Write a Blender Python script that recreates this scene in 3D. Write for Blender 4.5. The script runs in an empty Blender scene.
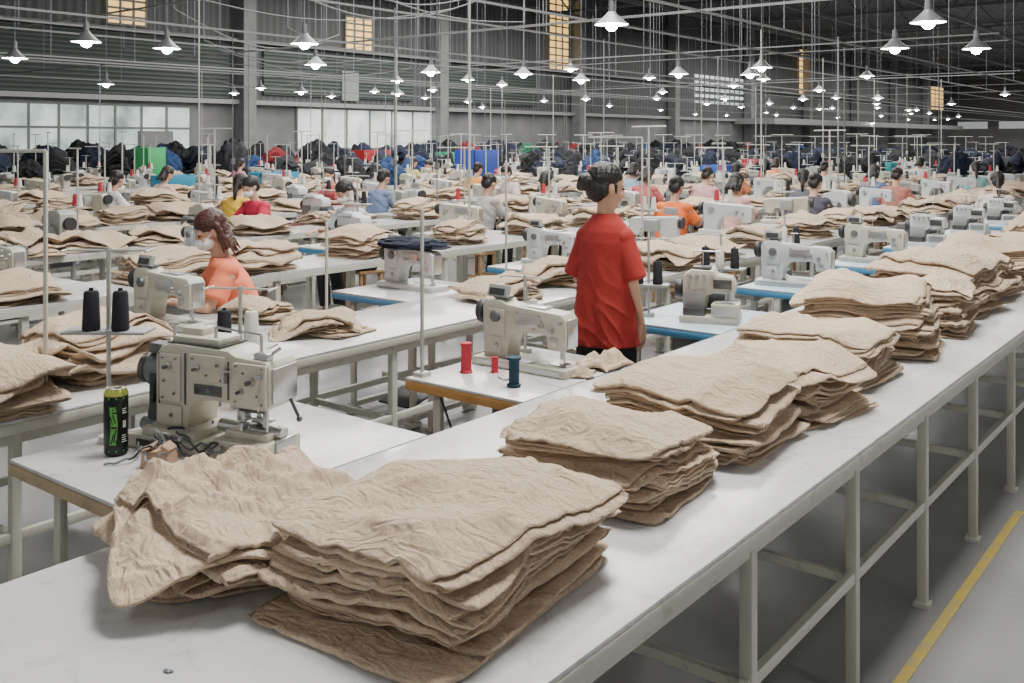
import bpy,bmesh,math,random
from mathutils import Vector,Matrix,noise,Euler
R=random.Random(7)
scene=bpy.context.scene
col=scene.collection
pi=math.pi
TH=0.77
# ---------------------------------------------------------------- materials
def mat(name,c,rough=.5,metal=0,c2=None,nscale=6,bump=0,bscale=60,emit=0,rand=0,detail=4,stretch=None,bdist=.01):
    m=bpy.data.materials.new(name);m.use_nodes=True
    nt=m.node_tree;b=nt.nodes['Principled BSDF']
    b.inputs['Base Color'].default_value=(*c,1);b.inputs['Roughness'].default_value=rough;b.inputs['Metallic'].default_value=metal
    tc=nt.nodes.new('ShaderNodeTexCoord')
    src=tc.outputs['Object']
    if stretch:
        mp=nt.nodes.new('ShaderNodeMapping');mp.inputs['Scale'].default_value=stretch
        nt.links.new(src,mp.inputs['Vector']);src=mp.outputs['Vector']
    last=None
    if c2:
        n=nt.nodes.new('ShaderNodeTexNoise');n.inputs['Scale'].default_value=nscale;n.inputs['Detail'].default_value=detail
        nt.links.new(src,n.inputs['Vector'])
        r=nt.nodes.new('ShaderNodeValToRGB');r.color_ramp.elements[0].position=.35;r.color_ramp.elements[1].position=.68
        r.color_ramp.elements[0].color=(*c,1);r.color_ramp.elements[1].color=(*c2,1)
        nt.links.new(n.outputs['Fac'],r.inputs['Fac']);last=r.outputs['Color']
        nt.links.new(last,b.inputs['Base Color'])
    if rand:
        oi=nt.nodes.new('ShaderNodeObjectInfo');h=nt.nodes.new('ShaderNodeHueSaturation')
        mr=nt.nodes.new('ShaderNodeMapRange');mr.inputs['To Min'].default_value=1-rand;mr.inputs['To Max'].default_value=1+rand
        nt.links.new(oi.outputs['Random'],mr.inputs['Value']);nt.links.new(mr.outputs['Result'],h.inputs['Value'])
        if last: nt.links.new(last,h.inputs['Color'])
        else: h.inputs['Color'].default_value=(*c,1)
        nt.links.new(h.outputs['Color'],b.inputs['Base Color'])
    if bump:
        n=nt.nodes.new('ShaderNodeTexNoise');n.inputs['Scale'].default_value=bscale;n.inputs['Detail'].default_value=5
        nt.links.new(tc.outputs['Object'],n.inputs['Vector'])
        bp=nt.nodes.new('ShaderNodeBump');bp.inputs['Strength'].default_value=bump;bp.inputs['Distance'].default_value=bdist
        nt.links.new(n.outputs['Fac'],bp.inputs['Height']);nt.links.new(bp.outputs['Normal'],b.inputs['Normal'])
    if emit:
        b.inputs['Emission Color'].default_value=(*c,1);b.inputs['Emission Strength'].default_value=emit
    return m
M={}
def linen():
    m=bpy.data.materials.new('linen_fabric');m.use_nodes=True;nt=m.node_tree;b=nt.nodes['Principled BSDF'];N=nt.nodes.new;K=nt.links.new
    b.inputs['Roughness'].default_value=.95
    tc=N('ShaderNodeTexCoord')
    def nz(scale,detail,st=None,rough=.5,typ=None,dist=0):
        t=N('ShaderNodeTexNoise')
        if typ: t.noise_type=typ
        t.inputs['Scale'].default_value=scale;t.inputs['Detail'].default_value=detail;t.inputs['Roughness'].default_value=rough;t.inputs['Distortion'].default_value=dist
        if st:
            mp=N('ShaderNodeMapping');mp.inputs['Scale'].default_value=st;K(tc.outputs['Object'],mp.inputs['Vector']);K(mp.outputs['Vector'],t.inputs['Vector'])
        else: K(tc.outputs['Object'],t.inputs['Vector'])
        return t.outputs['Fac']
    def math_(op,a,bv):
        q=N('ShaderNodeMath');q.operation=op;K(a,q.inputs[0])
        if isinstance(bv,(int,float)): q.inputs[1].default_value=bv
        else: K(bv,q.inputs[1])
        return q.outputs[0]
    w1=nz(60,1,(1,12,12),.5);w2=nz(60,1,(12,1,12),.5)
    weave=math_('MULTIPLY',math_('ADD',w1,w2),.5)
    r=N('ShaderNodeValToRGB');r.color_ramp.elements[0].position=.35;r.color_ramp.elements[1].position=.65
    r.color_ramp.elements[0].color=(.37,.275,.185,1);r.color_ramp.elements[1].color=(.67,.535,.40,1);K(weave,r.inputs['Fac'])
    oi=N('ShaderNodeObjectInfo');h=N('ShaderNodeHueSaturation');mr=N('ShaderNodeMapRange');mr.inputs['To Min'].default_value=.86;mr.inputs['To Max'].default_value=1.08
    K(oi.outputs['Random'],mr.inputs['Value']);K(mr.outputs['Result'],h.inputs['Value']);K(r.outputs['Color'],h.inputs['Color']);K(h.outputs['Color'],b.inputs['Base Color'])
    b0=N('ShaderNodeBump');b0.inputs['Strength'].default_value=.7;b0.inputs['Distance'].default_value=.016;K(nz(12,1,(1,1.8,1),.4,None,2.6),b0.inputs['Height'])
    b2=N('ShaderNodeBump');b2.inputs['Strength'].default_value=.3;b2.inputs['Distance'].default_value=.001;K(weave,b2.inputs['Height']);K(b0.outputs['Normal'],b2.inputs['Normal'])
    K(b2.outputs['Normal'],b.inputs['Normal'])
    return m
M['linen']=linen()
def worn(name,c,rough,stain=(.45,.42,.37),lo=.56,amt=.6):
    m=mat(name,c,rough,c2=tuple(min(1,v*1.08) for v in c),nscale=3,bump=.06,bscale=25)
    nt=m.node_tree;b=nt.nodes['Principled BSDF'];ramp=[n for n in nt.nodes if n.type=='VALTORGB'][0];tc=[n for n in nt.nodes if n.type=='TEX_COORD'][0]
    n2=nt.nodes.new('ShaderNodeTexNoise');n2.inputs['Scale'].default_value=8;n2.inputs['Detail'].default_value=10;n2.inputs['Roughness'].default_value=.75;n2.inputs['Distortion'].default_value=1.2
    nt.links.new(tc.outputs['Object'],n2.inputs['Vector'])
    r2=nt.nodes.new('ShaderNodeValToRGB');r2.color_ramp.elements[0].position=lo;r2.color_ramp.elements[1].position=lo+.14
    nt.links.new(n2.outputs['Fac'],r2.inputs['Fac'])
    mx=nt.nodes.new('ShaderNodeMix');mx.data_type='RGBA'
    ma=nt.nodes.new('ShaderNodeMath');ma.operation='MULTIPLY';ma.inputs[1].default_value=amt;nt.links.new(r2.outputs['Color'],ma.inputs[0]);nt.links.new(ma.outputs[0],mx.inputs[0])
    nt.links.new(ramp.outputs['Color'],mx.inputs[6]);mx.inputs[7].default_value=(*stain,1)
    nt.links.new(mx.outputs[2],b.inputs['Base Color'])
    mr=nt.nodes.new('ShaderNodeMapRange');mr.inputs['To Min'].default_value=max(.05,rough-.08);mr.inputs['To Max'].default_value=rough+.2
    n3=nt.nodes.new('ShaderNodeTexNoise');n3.inputs['Scale'].default_value=4;n3.inputs['Detail'].default_value=6;nt.links.new(tc.outputs['Object'],n3.inputs['Vector'])
    nt.links.new(n3.outputs['Fac'],mr.inputs['Value']);nt.links.new(mr.outputs['Result'],b.inputs['Roughness'])
    return m
M['top']=worn('white_laminate',(.59,.595,.60),.12,(.40,.385,.36),.52,.6)
M['cream']=worn('cream_painted_steel',(.54,.53,.47),.42,(.28,.24,.18))
M['tan']=mat('tan_edge_banding',(.50,.39,.24),.5,c2=(.38,.30,.18),nscale=12)
M['orange_edge']=mat('orange_wood_edge',(.55,.29,.09),.5,c2=(.45,.22,.06),nscale=12)
M['blue']=mat('light_blue_edge',(.07,.28,.50),.45)
M['bluetop']=mat('pale_blue_laminate',(.42,.56,.66),.35,c2=(.5,.61,.69),nscale=8)
M['mach']=worn('ivory_machine_enamel',(.50,.48,.40),.33,(.22,.19,.14),.57,.7)
M['machw']=mat('white_machine_enamel',(.55,.57,.57),.33)
M['machg']=mat('grey_green_machine_enamel',(.34,.36,.33),.38)
M['steel']=mat('brushed_steel',(.55,.55,.55),.3,metal=1)
M['dsteel']=mat('dark_steel',(.12,.12,.12),.35,metal=.8)
M['dark']=mat('dark_rubber',(.03,.03,.035),.5)
M['grey']=mat('grey_metal',(.16,.17,.18),.45,metal=.4)
M['lgrey']=mat('light_grey_metal',(.36,.37,.37),.45,metal=.3)
M['redthread']=mat('red_thread',(.50,.03,.05),.8,bump=.4,bscale=300,bdist=.001)
M['teal']=mat('dark_teal_thread',(.010,.045,.075),.8)
M['black']=mat('black_thread',(.012,.013,.02),.8)
M['whiteth']=mat('white_thread',(.70,.68,.63),.8)
M['greenth']=mat('green_thread',(.03,.35,.2),.8)
M['card']=mat('cardboard',(.40,.26,.17),.85,c2=(.5,.34,.23),nscale=30,bump=.5,bscale=30)
M['canblack']=mat('can_black',(.012,.018,.014),.22,metal=.4)
M['cangreen']=mat('can_green',(.07,.30,.05),.28,c2=(.14,.45,.07),nscale=40)
M['cangold']=mat('can_gold_green',(.45,.50,.12),.25,metal=.7)
M['canwhite']=mat('can_white',(.75,.8,.7),.3)
M['skin']=mat('skin',(.54,.32,.22),.55)
M['hair']=mat('black_hair',(.011,.008,.007),.5,bump=.9,bscale=60,stretch=(1,1,.3))
M['hairb']=mat('brown_hair',(.05,.012,.007),.45,bump=.9,bscale=60)
M['shirtred']=mat('red_tshirt',(.36,.030,.026),.9,c2=(.31,.023,.02),nscale=5,bump=.3,bscale=8,bdist=.02)
M['shirtor']=mat('orange_tshirt',(.80,.17,.06),.85,bump=.3,bscale=9)
M['pants']=mat('black_trousers',(.012,.012,.016),.85)
M['mask']=mat('white_face_mask',(.85,.87,.9),.8)
M['eye']=mat('dark_eye',(.02,.012,.01),.3)
M['wood']=mat('stool_wood',(.33,.2,.1),.6)
M['lampmetal']=mat('lamp_aluminium',(.24,.25,.26),.4,metal=.5)
M['bulb']=mat('lit_bulb',(1,.985,.95),.4,emit=90)
M['shadein']=mat('lamp_reflector',(1,.98,.94),.4,emit=12)
M['pole']=mat('pole_paint',(.46,.47,.43),.45)
M['pipe']=mat('conduit_paint',(.19,.195,.20),.5)
M['column']=mat('column_paint',(.19,.20,.205),.6,c2=(.26,.27,.275),nscale=2)
M['cablem']=mat('cable_sheath',(.22,.24,.26),.5)
M['blackpipe']=mat('dark_truss_paint',(.13,.135,.14),.6)
M['yellow']=mat('yellow_floor_paint',(.52,.38,.05),.55,c2=(.36,.32,.18),nscale=26,detail=8)

def floor_mat():
    m=mat('polished_concrete',(.235,.24,.245),.22,c2=(.29,.295,.30),nscale=1.1,detail=8,bump=.03,bscale=6)
    nt=m.node_tree;b=nt.nodes['Principled BSDF']
    ramp=[n for n in nt.nodes if n.type=='VALTORGB'][0]
    tc=[n for n in nt.nodes if n.type=='TEX_COORD'][0]
    n2=nt.nodes.new('ShaderNodeTexNoise');n2.inputs['Scale'].default_value=9;n2.inputs['Detail'].default_value=11;n2.inputs['Roughness'].default_value=.78;n2.inputs['Distortion'].default_value=.8
    nt.links.new(tc.outputs['Object'],n2.inputs['Vector'])
    r2=nt.nodes.new('ShaderNodeValToRGB');r2.color_ramp.elements[0].position=.31;r2.color_ramp.elements[1].position=.40
    r2.color_ramp.elements[0].color=(.5,.5,.5,1);r2.color_ramp.elements[1].color=(1,1,1,1)
    nt.links.new(n2.outputs['Fac'],r2.inputs['Fac'])
    mx=nt.nodes.new('ShaderNodeMix');mx.data_type='RGBA';mx.blend_type='MULTIPLY';mx.inputs[0].default_value=.7
    nt.links.new(ramp.outputs['Color'],mx.inputs[6]);nt.links.new(r2.outputs['Color'],mx.inputs[7])
    nt.links.new(mx.outputs[2],b.inputs['Base Color'])
    mr=nt.nodes.new('ShaderNodeMapRange');mr.inputs['To Min'].default_value=.10;mr.inputs['To Max'].default_value=.34
    nt.links.new(n2.outputs['Fac'],mr.inputs['Value']);nt.links.new(mr.outputs['Result'],b.inputs['Roughness'])
    return m
M['floor']=floor_mat()
def corrugated(name,c,c2,axis='Z',scale=4):
    m=bpy.data.materials.new(name);m.use_nodes=True;nt=m.node_tree;b=nt.nodes['Principled BSDF']
    tc=nt.nodes.new('ShaderNodeTexCoord');w=nt.nodes.new('ShaderNodeTexWave');w.bands_direction=axis
    w.inputs['Scale'].default_value=scale;w.inputs['Distortion'].default_value=0
    nt.links.new(tc.outputs['Object'],w.inputs['Vector'])
    r=nt.nodes.new('ShaderNodeValToRGB');r.color_ramp.elements[0].color=(*c,1);r.color_ramp.elements[1].color=(*c2,1)
    nt.links.new(w.outputs['Fac'],r.inputs['Fac']);nt.links.new(r.outputs['Color'],b.inputs['Base Color'])
    bp=nt.nodes.new('ShaderNodeBump');bp.inputs['Strength'].default_value=.6;bp.inputs['Distance'].default_value=.05
    nt.links.new(w.outputs['Fac'],bp.inputs['Height']);nt.links.new(bp.outputs['Normal'],b.inputs['Normal'])
    b.inputs['Roughness'].default_value=.6
    return m
M['louver']=corrugated('grey_green_louvre',(.045,.062,.058),(.10,.125,.118),'Z',2.2)
M['wall']=mat('grey_plaster_wall',(.17,.175,.18),.85,c2=(.28,.285,.29),nscale=.6,detail=8)
M['wallhi']=corrugated('grey_metal_cladding',(.08,.085,.09),(.12,.127,.132),'Y',1.0)
M['ceil']=corrugated('dark_roof_sheet',(.03,.033,.037),(.05,.054,.058),'X',.8)
M['daywin']=mat('daylit_translucent_pane',(.80,.95,.90),.5,emit=.66,c2=(.22,.30,.28),nscale=.9,detail=6)
M['curtain']=mat('daylit_curtain_pane',(.90,.95,.92),.5,emit=.82,c2=(.45,.5,.48),nscale=.9,detail=6)
for k_ in('daywin','curtain'):
    nt=M[k_].node_tree;nt.links.new([q for q in nt.nodes if q.type=='VALTORGB'][0].outputs['Color'],nt.nodes['Principled BSDF'].inputs['Emission Color'])
M['dimwin']=mat('dim_translucent_pane',(.6,.64,.66),.5,emit=.35)
M['blockwin']=mat('lit_glass_block',(.9,.95,1),.5,emit=.8)
M['warmwin']=mat('warm_daylit_pane',(1,.62,.20),.5,emit=1.4)
M['frame']=mat('window_frame',(.20,.22,.21),.5)

# ---------------------------------------------------------------- mesh builder
class MB:
    def __init__(s): s.bm=bmesh.new()
    def _m(s,tb,mi,X=None):
        if X is not None: bmesh.ops.transform(tb,matrix=X,verts=tb.verts)
        for f in tb.faces: f.material_index=mi
        me=bpy.data.meshes.new('t');tb.to_mesh(me);tb.free();s.bm.from_mesh(me);bpy.data.meshes.remove(me)
        return s
    def box(s,c,size,mi=0,bev=0,rot=None,seg=2):
        tb=bmesh.new();bmesh.ops.create_cube(tb,size=1)
        bmesh.ops.scale(tb,vec=size,verts=tb.verts)
        if bev: bmesh.ops.bevel(tb,geom=tb.edges[:],offset=bev,segments=seg,affect='EDGES',profile=.5)
        X=Matrix.Translation(c)
        if rot: X=X@Euler(rot).to_matrix().to_4x4()
        return s._m(tb,mi,X)
    def cyl(s,p1,p2,r1,r2=None,seg=14,mi=0,bev=0):
        r2=r1 if r2 is None else r2
        p1=Vector(p1);p2=Vector(p2);d=p2-p1
        tb=bmesh.new();bmesh.ops.create_cone(tb,cap_ends=True,cap_tris=False,segments=seg,radius1=r1,radius2=r2,depth=d.length)
        if bev:
            es=[e for e in tb.edges if len(e.link_faces)==2 and any(len(f.verts)>4 for f in e.link_faces)]
            bmesh.ops.bevel(tb,geom=es,offset=bev,segments=2,affect='EDGES')
        X=Matrix.Translation((p1+p2)/2)@d.to_track_quat('Z','Y').to_matrix().to_4x4()
        return s._m(tb,mi,X)
    def sph(s,c,r,mi=0,seg=16,X=None):
        tb=bmesh.new();bmesh.ops.create_uvsphere(tb,u_segments=seg,v_segments=max(6,seg*2//3),radius=1)
        Y=Matrix.Translation(c)@Matrix.Diagonal((*r,1))
        if X is not None: Y=X@Y
        return s._m(tb,mi,Y)
    def prof(s,pts,y0,y1,mi=0,bev=0,X=None,seg=3):
        tb=bmesh.new();vs=[tb.verts.new((p[0],y0,p[1])) for p in pts];f=tb.faces.new(vs)
        r=bmesh.ops.extrude_face_region(tb,geom=[f]);nv=[v for v in r['geom'] if isinstance(v,bmesh.types.BMVert)]
        bmesh.ops.translate(tb,vec=(0,y1-y0,0),verts=nv)
        bmesh.ops.recalc_face_normals(tb,faces=tb.faces[:])
        if bev: bmesh.ops.bevel(tb,geom=tb.edges[:],offset=bev,segments=seg,affect='EDGES',profile=.5)
        return s._m(tb,mi,X)
    def lathe(s,pr,c=(0,0,0),seg=20,mi=0,X=None):
        tb=bmesh.new();rings=[]
        for r,z in pr: rings.append([tb.verts.new((r*math.cos(2*pi*i/seg),r*math.sin(2*pi*i/seg),z)) for i in range(seg)])
        for a,b in zip(rings,rings[1:]):
            for i in range(seg): tb.faces.new((a[i],a[(i+1)%seg],b[(i+1)%seg],b[i]))
        tb.faces.new(rings[0][::-1]);tb.faces.new(rings[-1])
        Y=Matrix.Translation(c)
        if X is not None: Y=X@Y
        return s._m(tb,mi,Y)
    def loft(s,rings,mi=0,seg=24,X=None):
        tb=bmesh.new();rs=[]
        for cx,cy,cz,rx,ry in rings:
            rs.append([tb.verts.new((cx+rx*math.cos(2*pi*i/seg),cy+ry*math.sin(2*pi*i/seg),cz)) for i in range(seg)])
        for a,b in zip(rs,rs[1:]):
            for i in range(seg): tb.faces.new((a[i],a[(i+1)%seg],b[(i+1)%seg],b[i]))
        tb.faces.new(rs[0][::-1]);tb.faces.new(rs[-1])
        bmesh.ops.recalc_face_normals(tb,faces=tb.faces[:])
        return s._m(tb,mi,X)
    def cap(s,p1,r1,p2,r2,mi=0,X=None):
        p1=Vector(p1);p2=Vector(p2)
        if X is not None: p1=X@p1;p2=X@p2
        s.cyl(p1,p2,r1,r2,16,mi);s.sph(p1,(r1*1.01,)*3,mi,16);s.sph(p2,(r2*1.01,)*3,mi,16);return s
    def tube(s,pts,r,mi=0,seg=6):
        for a,b in zip(pts,pts[1:]): s.cyl(a,b,r,r,seg,mi)
        return s
    def done(s,name,mats,sharp=35):
        me=bpy.data.meshes.new(name);s.bm.to_mesh(me);s.bm.free()
        for m in mats: me.materials.append(M[m] if isinstance(m,str) else m)
        me.shade_smooth()
        me.set_sharp_from_angle(angle=math.radians(sharp))
        return me
def evalmesh(me,setup,name):
    o=bpy.data.objects.new('tmp',me);col.objects.link(o);setup(o)
    dg=bpy.context.evaluated_depsgraph_get();dg.update()
    out=bpy.data.meshes.new_from_object(o.evaluated_get(dg))
    bpy.data.objects.remove(o);out.name=name
    out.materials.clear()
    for mm in me.materials: out.materials.append(mm)
    return out
def remesh(me,voxel,smooth=3,dispfn=None):
    def st(o):
        m=o.modifiers.new('r','REMESH');m.mode='VOXEL';m.voxel_size=voxel
        if smooth:
            q=o.modifiers.new('s','SMOOTH');q.factor=.5;q.iterations=smooth
    out=evalmesh(me,st,me.name+'_surface')
    if dispfn:
        for v in out.vertices: v.co=dispfn(v.co)
    for p in out.polygons: p.material_index=0
    out.shade_smooth()
    return out

# ---------------------------------------------------------------- objects
def obj(name,me,loc=(0,0,0),rz=0,parent=None,label=None,cat=None,group=None,kind=None,rot=None,scale=None):
    o=bpy.data.objects.new(name,me);col.objects.link(o)
    o.location=loc;o.rotation_euler=rot if rot else (0,0,rz)
    if scale: o.scale=scale if not isinstance(scale,(int,float)) else (scale,)*3
    if parent: o.parent=parent
    if label: o['label']=label
    if cat: o['category']=cat
    if group: o['group']=group
    if kind: o['kind']=kind
    return o
def thing(name,parts,loc,rz=0,label='',cat='',group=None,scale=None):
    e=obj(name,None,loc,rz,label=label,cat=cat,group=group,scale=scale);e.empty_display_size=.1
    for p in parts:
        nm,me=p[0],p[1];l=p[2] if len(p)>2 else (0,0,0)
        c=obj(nm,me,l,parent=e,label=p[4] if len(p)>4 else None)
        if len(p)>3 and p[3]:
            for q in p[3]: obj(q[0],q[1],q[2] if len(q)>2 else (0,0,0),parent=c)
    return e
def struct(name,me,loc=(0,0,0),label='',rz=0):
    return obj(name,me,loc,rz,label=label,cat='structure',kind='structure')

# ---------------------------------------------------------------- room
X0,X1,Y0,Y1,HC=-30,14,-8,122,9.6
struct('floor',MB().box(((X0+X1)/2,(Y0+Y1)/2,-.1),(X1-X0,Y1-Y0,.2)).done('floor',['floor']),label='grey polished concrete factory floor with scuffs')
struct('ceiling',MB().box(((X0+X1)/2,(Y0+Y1)/2,HC+.1),(X1-X0,Y1-Y0,.2)).done('ceiling',['ceil']),label='dark corrugated metal roof')
b=MB();b.box((X0-.1,(Y0+Y1)/2,1.5),(.2,Y1-Y0,3.0),0);b.box((X0-.1,(Y0+Y1)/2,6.3),(.2,Y1-Y0,6.6),1)
struct('wall_left',b.done('wall_left',['wall','wallhi']),label='long grey factory wall, plaster below, metal above')
b=MB();b.box(((X0+X1)/2,Y1+.1,1.6),(X1-X0,.2,3.2),0);b.box(((X0+X1)/2,Y1+.1,6.4),(X1-X0,.2,6.4),1)
struct('wall_back',b.done('wall_back',['wall','wallhi']),label='far grey end wall of the factory hall')
def window(n,a0,a1,z0,z1,m,cols,rows,label):
    b=MB();X=X0+.04;W=a1-a0;H=z1-z0
    b.box((X,(a0+a1)/2,(z0+z1)/2),(.03,W,H),0)
    for i in range(cols+1): b.box((X+.03,a0+W*i/cols,(z0+z1)/2),(.06,.07,H+.07),1)
    for i in range(rows+1): b.box((X+.03,(a0+a1)/2,z0+H*i/rows),(.05,W+.07,.07),1)
    struct('window_%d'%n,b.done('window',[m,'frame']),label=label)
window(1,12.4,19.9,1.35,2.85,'daywin',8,2,'bright translucent low window band')
window(2,24.6,32.3,1.35,2.95,'curtain',6,1,'bright translucent window with pale curtains')
window(3,16.8,18.2,5.5,7.1,'warmwin',3,6,'small high window glowing warm yellow')
window(4,27.1,28.6,5.4,6.75,'warmwin',3,5,'small high window glowing warm yellow')
window(5,41.2,43.0,5.4,9.2,'warmwin',3,10,'tall high window glowing warm yellow')
window(6,74.8,77.6,5.3,8.9,'warmwin',3,8,'tall high window glowing warm yellow')
window(7,112,117,5.0,7.6,'warmwin',3,6,'distant high window glowing warm yellow')
n=0
def trim(me,label,loc=(0,0,0)):
    global n;n+=1
    struct('trim_%d'%n,me,loc,label)
for a0,a1,z0,z1 in ((11,21.4,3.2,5.3),(23,31,3.4,5.2),(32.2,40,3.4,5.2)):
    b=MB();b.box((X0+.06,(a0+a1)/2,(z0+z1)/2),(.1,a1-a0,z1-z0))
    trim(b.done('louvre',['louver']),'grey-green louvred shutter panel on wall')
b=MB();b.box((X0+.1,27.3,3.9),(.12,.9,1.2));trim(b.done('louvre',['lgrey']),'light metal vent louvre')
trim(MB().box((X0+.16,18.5,1.0),(.2,1.2,2.0)).done('panel',['column']),'grey metal electrical panel on wall')
trim(MB().box((X0+.2,57,3.08),(.3,128,.16)).done('beam',['lgrey']),'long horizontal wall beam')
trim(MB().box((X0+.25,57,5.32),(.2,128,.12)).done('beam',['pipe']),'long horizontal wall girt')
for a in (9,22,32.5,43.5,54,65,76,87,98,109):
    trim(MB().box((X0+.35,a,HC/2),(.55,.55,HC)).box((X0+.35,a,.4),(.7,.7,.8)).done('column',['column']),'grey painted building column')
b=MB()
for i in range(12):
    for j in range(5): b.box((X0+.1,57.5+i*.75,4.2+j*.42),(.06,.45,.2))
trim(b.done('glassblocks',['blockwin']),'grid of small lit ventilation blocks')
b=MB()
for i in range(9): b.box((-28+i*4.4,Y1-.05,3.4),(3.2,.06,.8))
trim(b.done('strip',['dimwin']),'strip of pale windows on the end wall')
b=MB();b.box((X0+1.6,88,3.0),(3,50,.4));b.box((X0+1.6,88,2.0),(.1,50,.1))
trim(b.done('mezz',['lgrey']),'grey mezzanine ledge along the far wall')
for a in range(10,120,10):
    b=MB()
    b.box(((X0+X1)/2,a,HC-.15),(X1-X0,.15,.15));b.box(((X0+X1)/2,a,HC-1.5),(X1-X0,.15,.12))
    x=X0
    while x<X1-2:
        b.cyl((x,a,HC-1.5),(x+1.1,a,HC-.15),.04,seg=6);b.cyl((x+1.1,a,HC-.15),(x+2.2,a,HC-1.5),.04,seg=6);x+=2.2
    obj('roof_truss',b.done('truss',['blackpipe']),label='dark steel roof truss spanning the hall',cat='truss',group='roof trusses')
for x in range(-28,6,5):
    obj('roof_purlin',MB().box((x,55,HC-1.65),(.12,126,.18)).done('purlin',['blackpipe']),label='long dark steel purlin under the roof',cat='beam',group='roof purlins')
obj('floor_line',MB().box((-.935,3.0,.0015),(.036,3.9,.003)).done('line',['yellow']),label='worn yellow painted line on the concrete floor',cat='floor marking')

# ---------------------------------------------------------------- suspended conduits and lamps
def conduit(p1,p2,w=.03):
    p1=Vector(p1);p2=Vector(p2);c=(p1+p2)/2;d=p2-p1
    me=MB().box((0,0,0),(max(abs(d.x),w),max(abs(d.y),w),w)).done('conduit',['pipe'])
    return obj('cable_conduit',me,c,label='grey metal cable conduit hanging over the work rows',cat='conduit',group='overhead conduits')
rodmesh={}
def rod(x,y,z):
    L=HC-z;k=round(L,2)
    if k not in rodmesh: rodmesh[k]=MB().cyl((0,0,0),(0,0,L),.007,seg=6).done('rod',['cablem'])
    obj('hanging_rod',rodmesh[k],(x,y,z),label='thin vertical suspension rod',cat='rod',group='suspension rods')
dropm={}
def drop(x,y,z1,z0,m='cablem',r=.012):
    k=(round(z1-z0,2),m,r)
    if k not in dropm: dropm[k]=MB().cyl((0,0,0),(0,0,z1-z0),r,seg=6).box((0,0,.6),(.05,.04,.09)).done('drop',[m])
    obj('power_cable',dropm[k],(x,y,z0),label='vertical power drop cable reaching down to a table',cat='cable',group='power drop cables')
for i in range(10):
    x=-5.83-2.2*i
    h=3.35+.12*(i%3)
    conduit((x,max(4,-x*.42),h),(x,95,h))
    y=max(6,-x*.5)
    for j in range(4): rod(x,y+j*8+(i%2)*2,h)
    y+=1.1
    while y<min(34,-x*5-2):
        if R.random()<.46: drop(x+R.choice((-.27,.27)),y,h,TH,R.choice(('cablem','pole','blackpipe')),R.choice((.007,.010,.012)))
        y+=R.uniform(1.6,3.4)
for a,h in ((9,3.9),(13,3.6),(17,4.2),(22,3.9),(28,4.3),(34,3.8),(42,4.4),(52,4.4),(64,4.6),(80,4.8)):
    conduit((-29,a,h),(-a*.17-.8,a,h))
    for q in (-26,-19,-12): rod(q-a*.03,a,h)
for i in range(14):
    x=-6-1.6*i;y=max(8,-x*.6)+R.uniform(0,6);p=[]
    dx,dy=R.uniform(-3,3),R.uniform(4,8);s_=R.uniform(.25,.6);z_=R.uniform(4.0,5.2)
    for k in range(13):
        u=k/12;p.append(Vector((dx*(u-.5),dy*(u-.5),-s_*math.sin(pi*u))))
    o=obj('sagging_cable',MB().tube(p,.014,0,5).done('cable',['blackpipe']),(x,y,z_),label='black cable sagging between overhead hangers',cat='cable',group='sagging overhead cables')
    rod(x-dx/2,y-dy/2,z_);rod(x+dx/2,y+dy/2,z_)
SHP=[(.045,.16),(.06,.15),(.10,.10),(.17,.03),(.26,-.045),(.30,-.075),(.305,-.085)]
INP=[(.295,-.08),(.245,-.045),(.165,.018),(.095,.085),(.03,.125)]
def openlathe(mb,pr,seg,mi):
    tb=bmesh.new();rings=[[tb.verts.new((r*math.cos(2*pi*i/seg),r*math.sin(2*pi*i/seg),z)) for i in range(seg)] for r,z in pr]
    for a,b_ in zip(rings,rings[1:]):
        for i in range(seg): tb.faces.new((a[i],a[(i+1)%seg],b_[(i+1)%seg],b_[i]))
    mb._m(tb,mi)
def shell(seg):
    b=MB();openlathe(b,SHP,seg,0);openlathe(b,INP+[(.001,.13)],seg,1);openlathe(b,[SHP[-1],INP[0]],seg,0);return b
shade=shell(28).done('shade',['lampmetal','shadein'])
hous=MB().cyl((0,0,.15),(0,0,.34),.062,.05,16,bev=.008).cyl((0,0,.34),(0,0,.38),.02,.02,8).done('housing',['grey'])
bulb=MB().sph((0,0,-.07),(.12,.12,.13)).cyl((0,0,.05),(0,0,.13),.03,.03,10).done('bulb',['bulb'])
rodL=MB().cyl((0,0,.36),(0,0,(HC-3.1)/.66),.008,seg=6).done('rod',['cablem'])
b=shell(14)
b.cyl((0,0,.15),(0,0,.34),.062,.05,8,mi=2);b.sph((0,0,-.05),(.13,.13,.13),3,8);b.cyl((0,0,.36),(0,0,(HC-3.1)/.60),.008,seg=4,mi=2)
lampfar=b.done('lamp',['lampmetal','shadein','grey','bulb'])
lamps=[(-16.4,7.6),(-12.9,6.94),(-12.9,8.18),(-10.75,8.97),(-6.13,9.68),(-3.17,11.75),(-4.46,14.8),(-3.53,15.6),(-7.6,17.2),(-12.2,15.9),(-13.3,14.3),(-12.4,18.3),(-9.66,17.8),(-8.6,18.9),(-22.3,12.5),(-21.6,17.9),(-13.6,11.6),(-20.2,20.3),(-1.5,-1),(-4.5,1.5),(-2.6,4.8),(1,2.6),(-7.5,4.2)]
for x,a in lamps:
    z=3.1 if a>6 else 3.4
    thing('pendant_lamp',[('lamp_shade',shade),('lamp_housing',hous),('bulb',bulb),('suspension_rod',rodL)],(x,a,z),label='aluminium bell-shaped high bay lamp, lit, hanging on a rod',cat='lamp',group='pendant factory lamps',scale=.66)
x=-27
cnt=0
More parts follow.
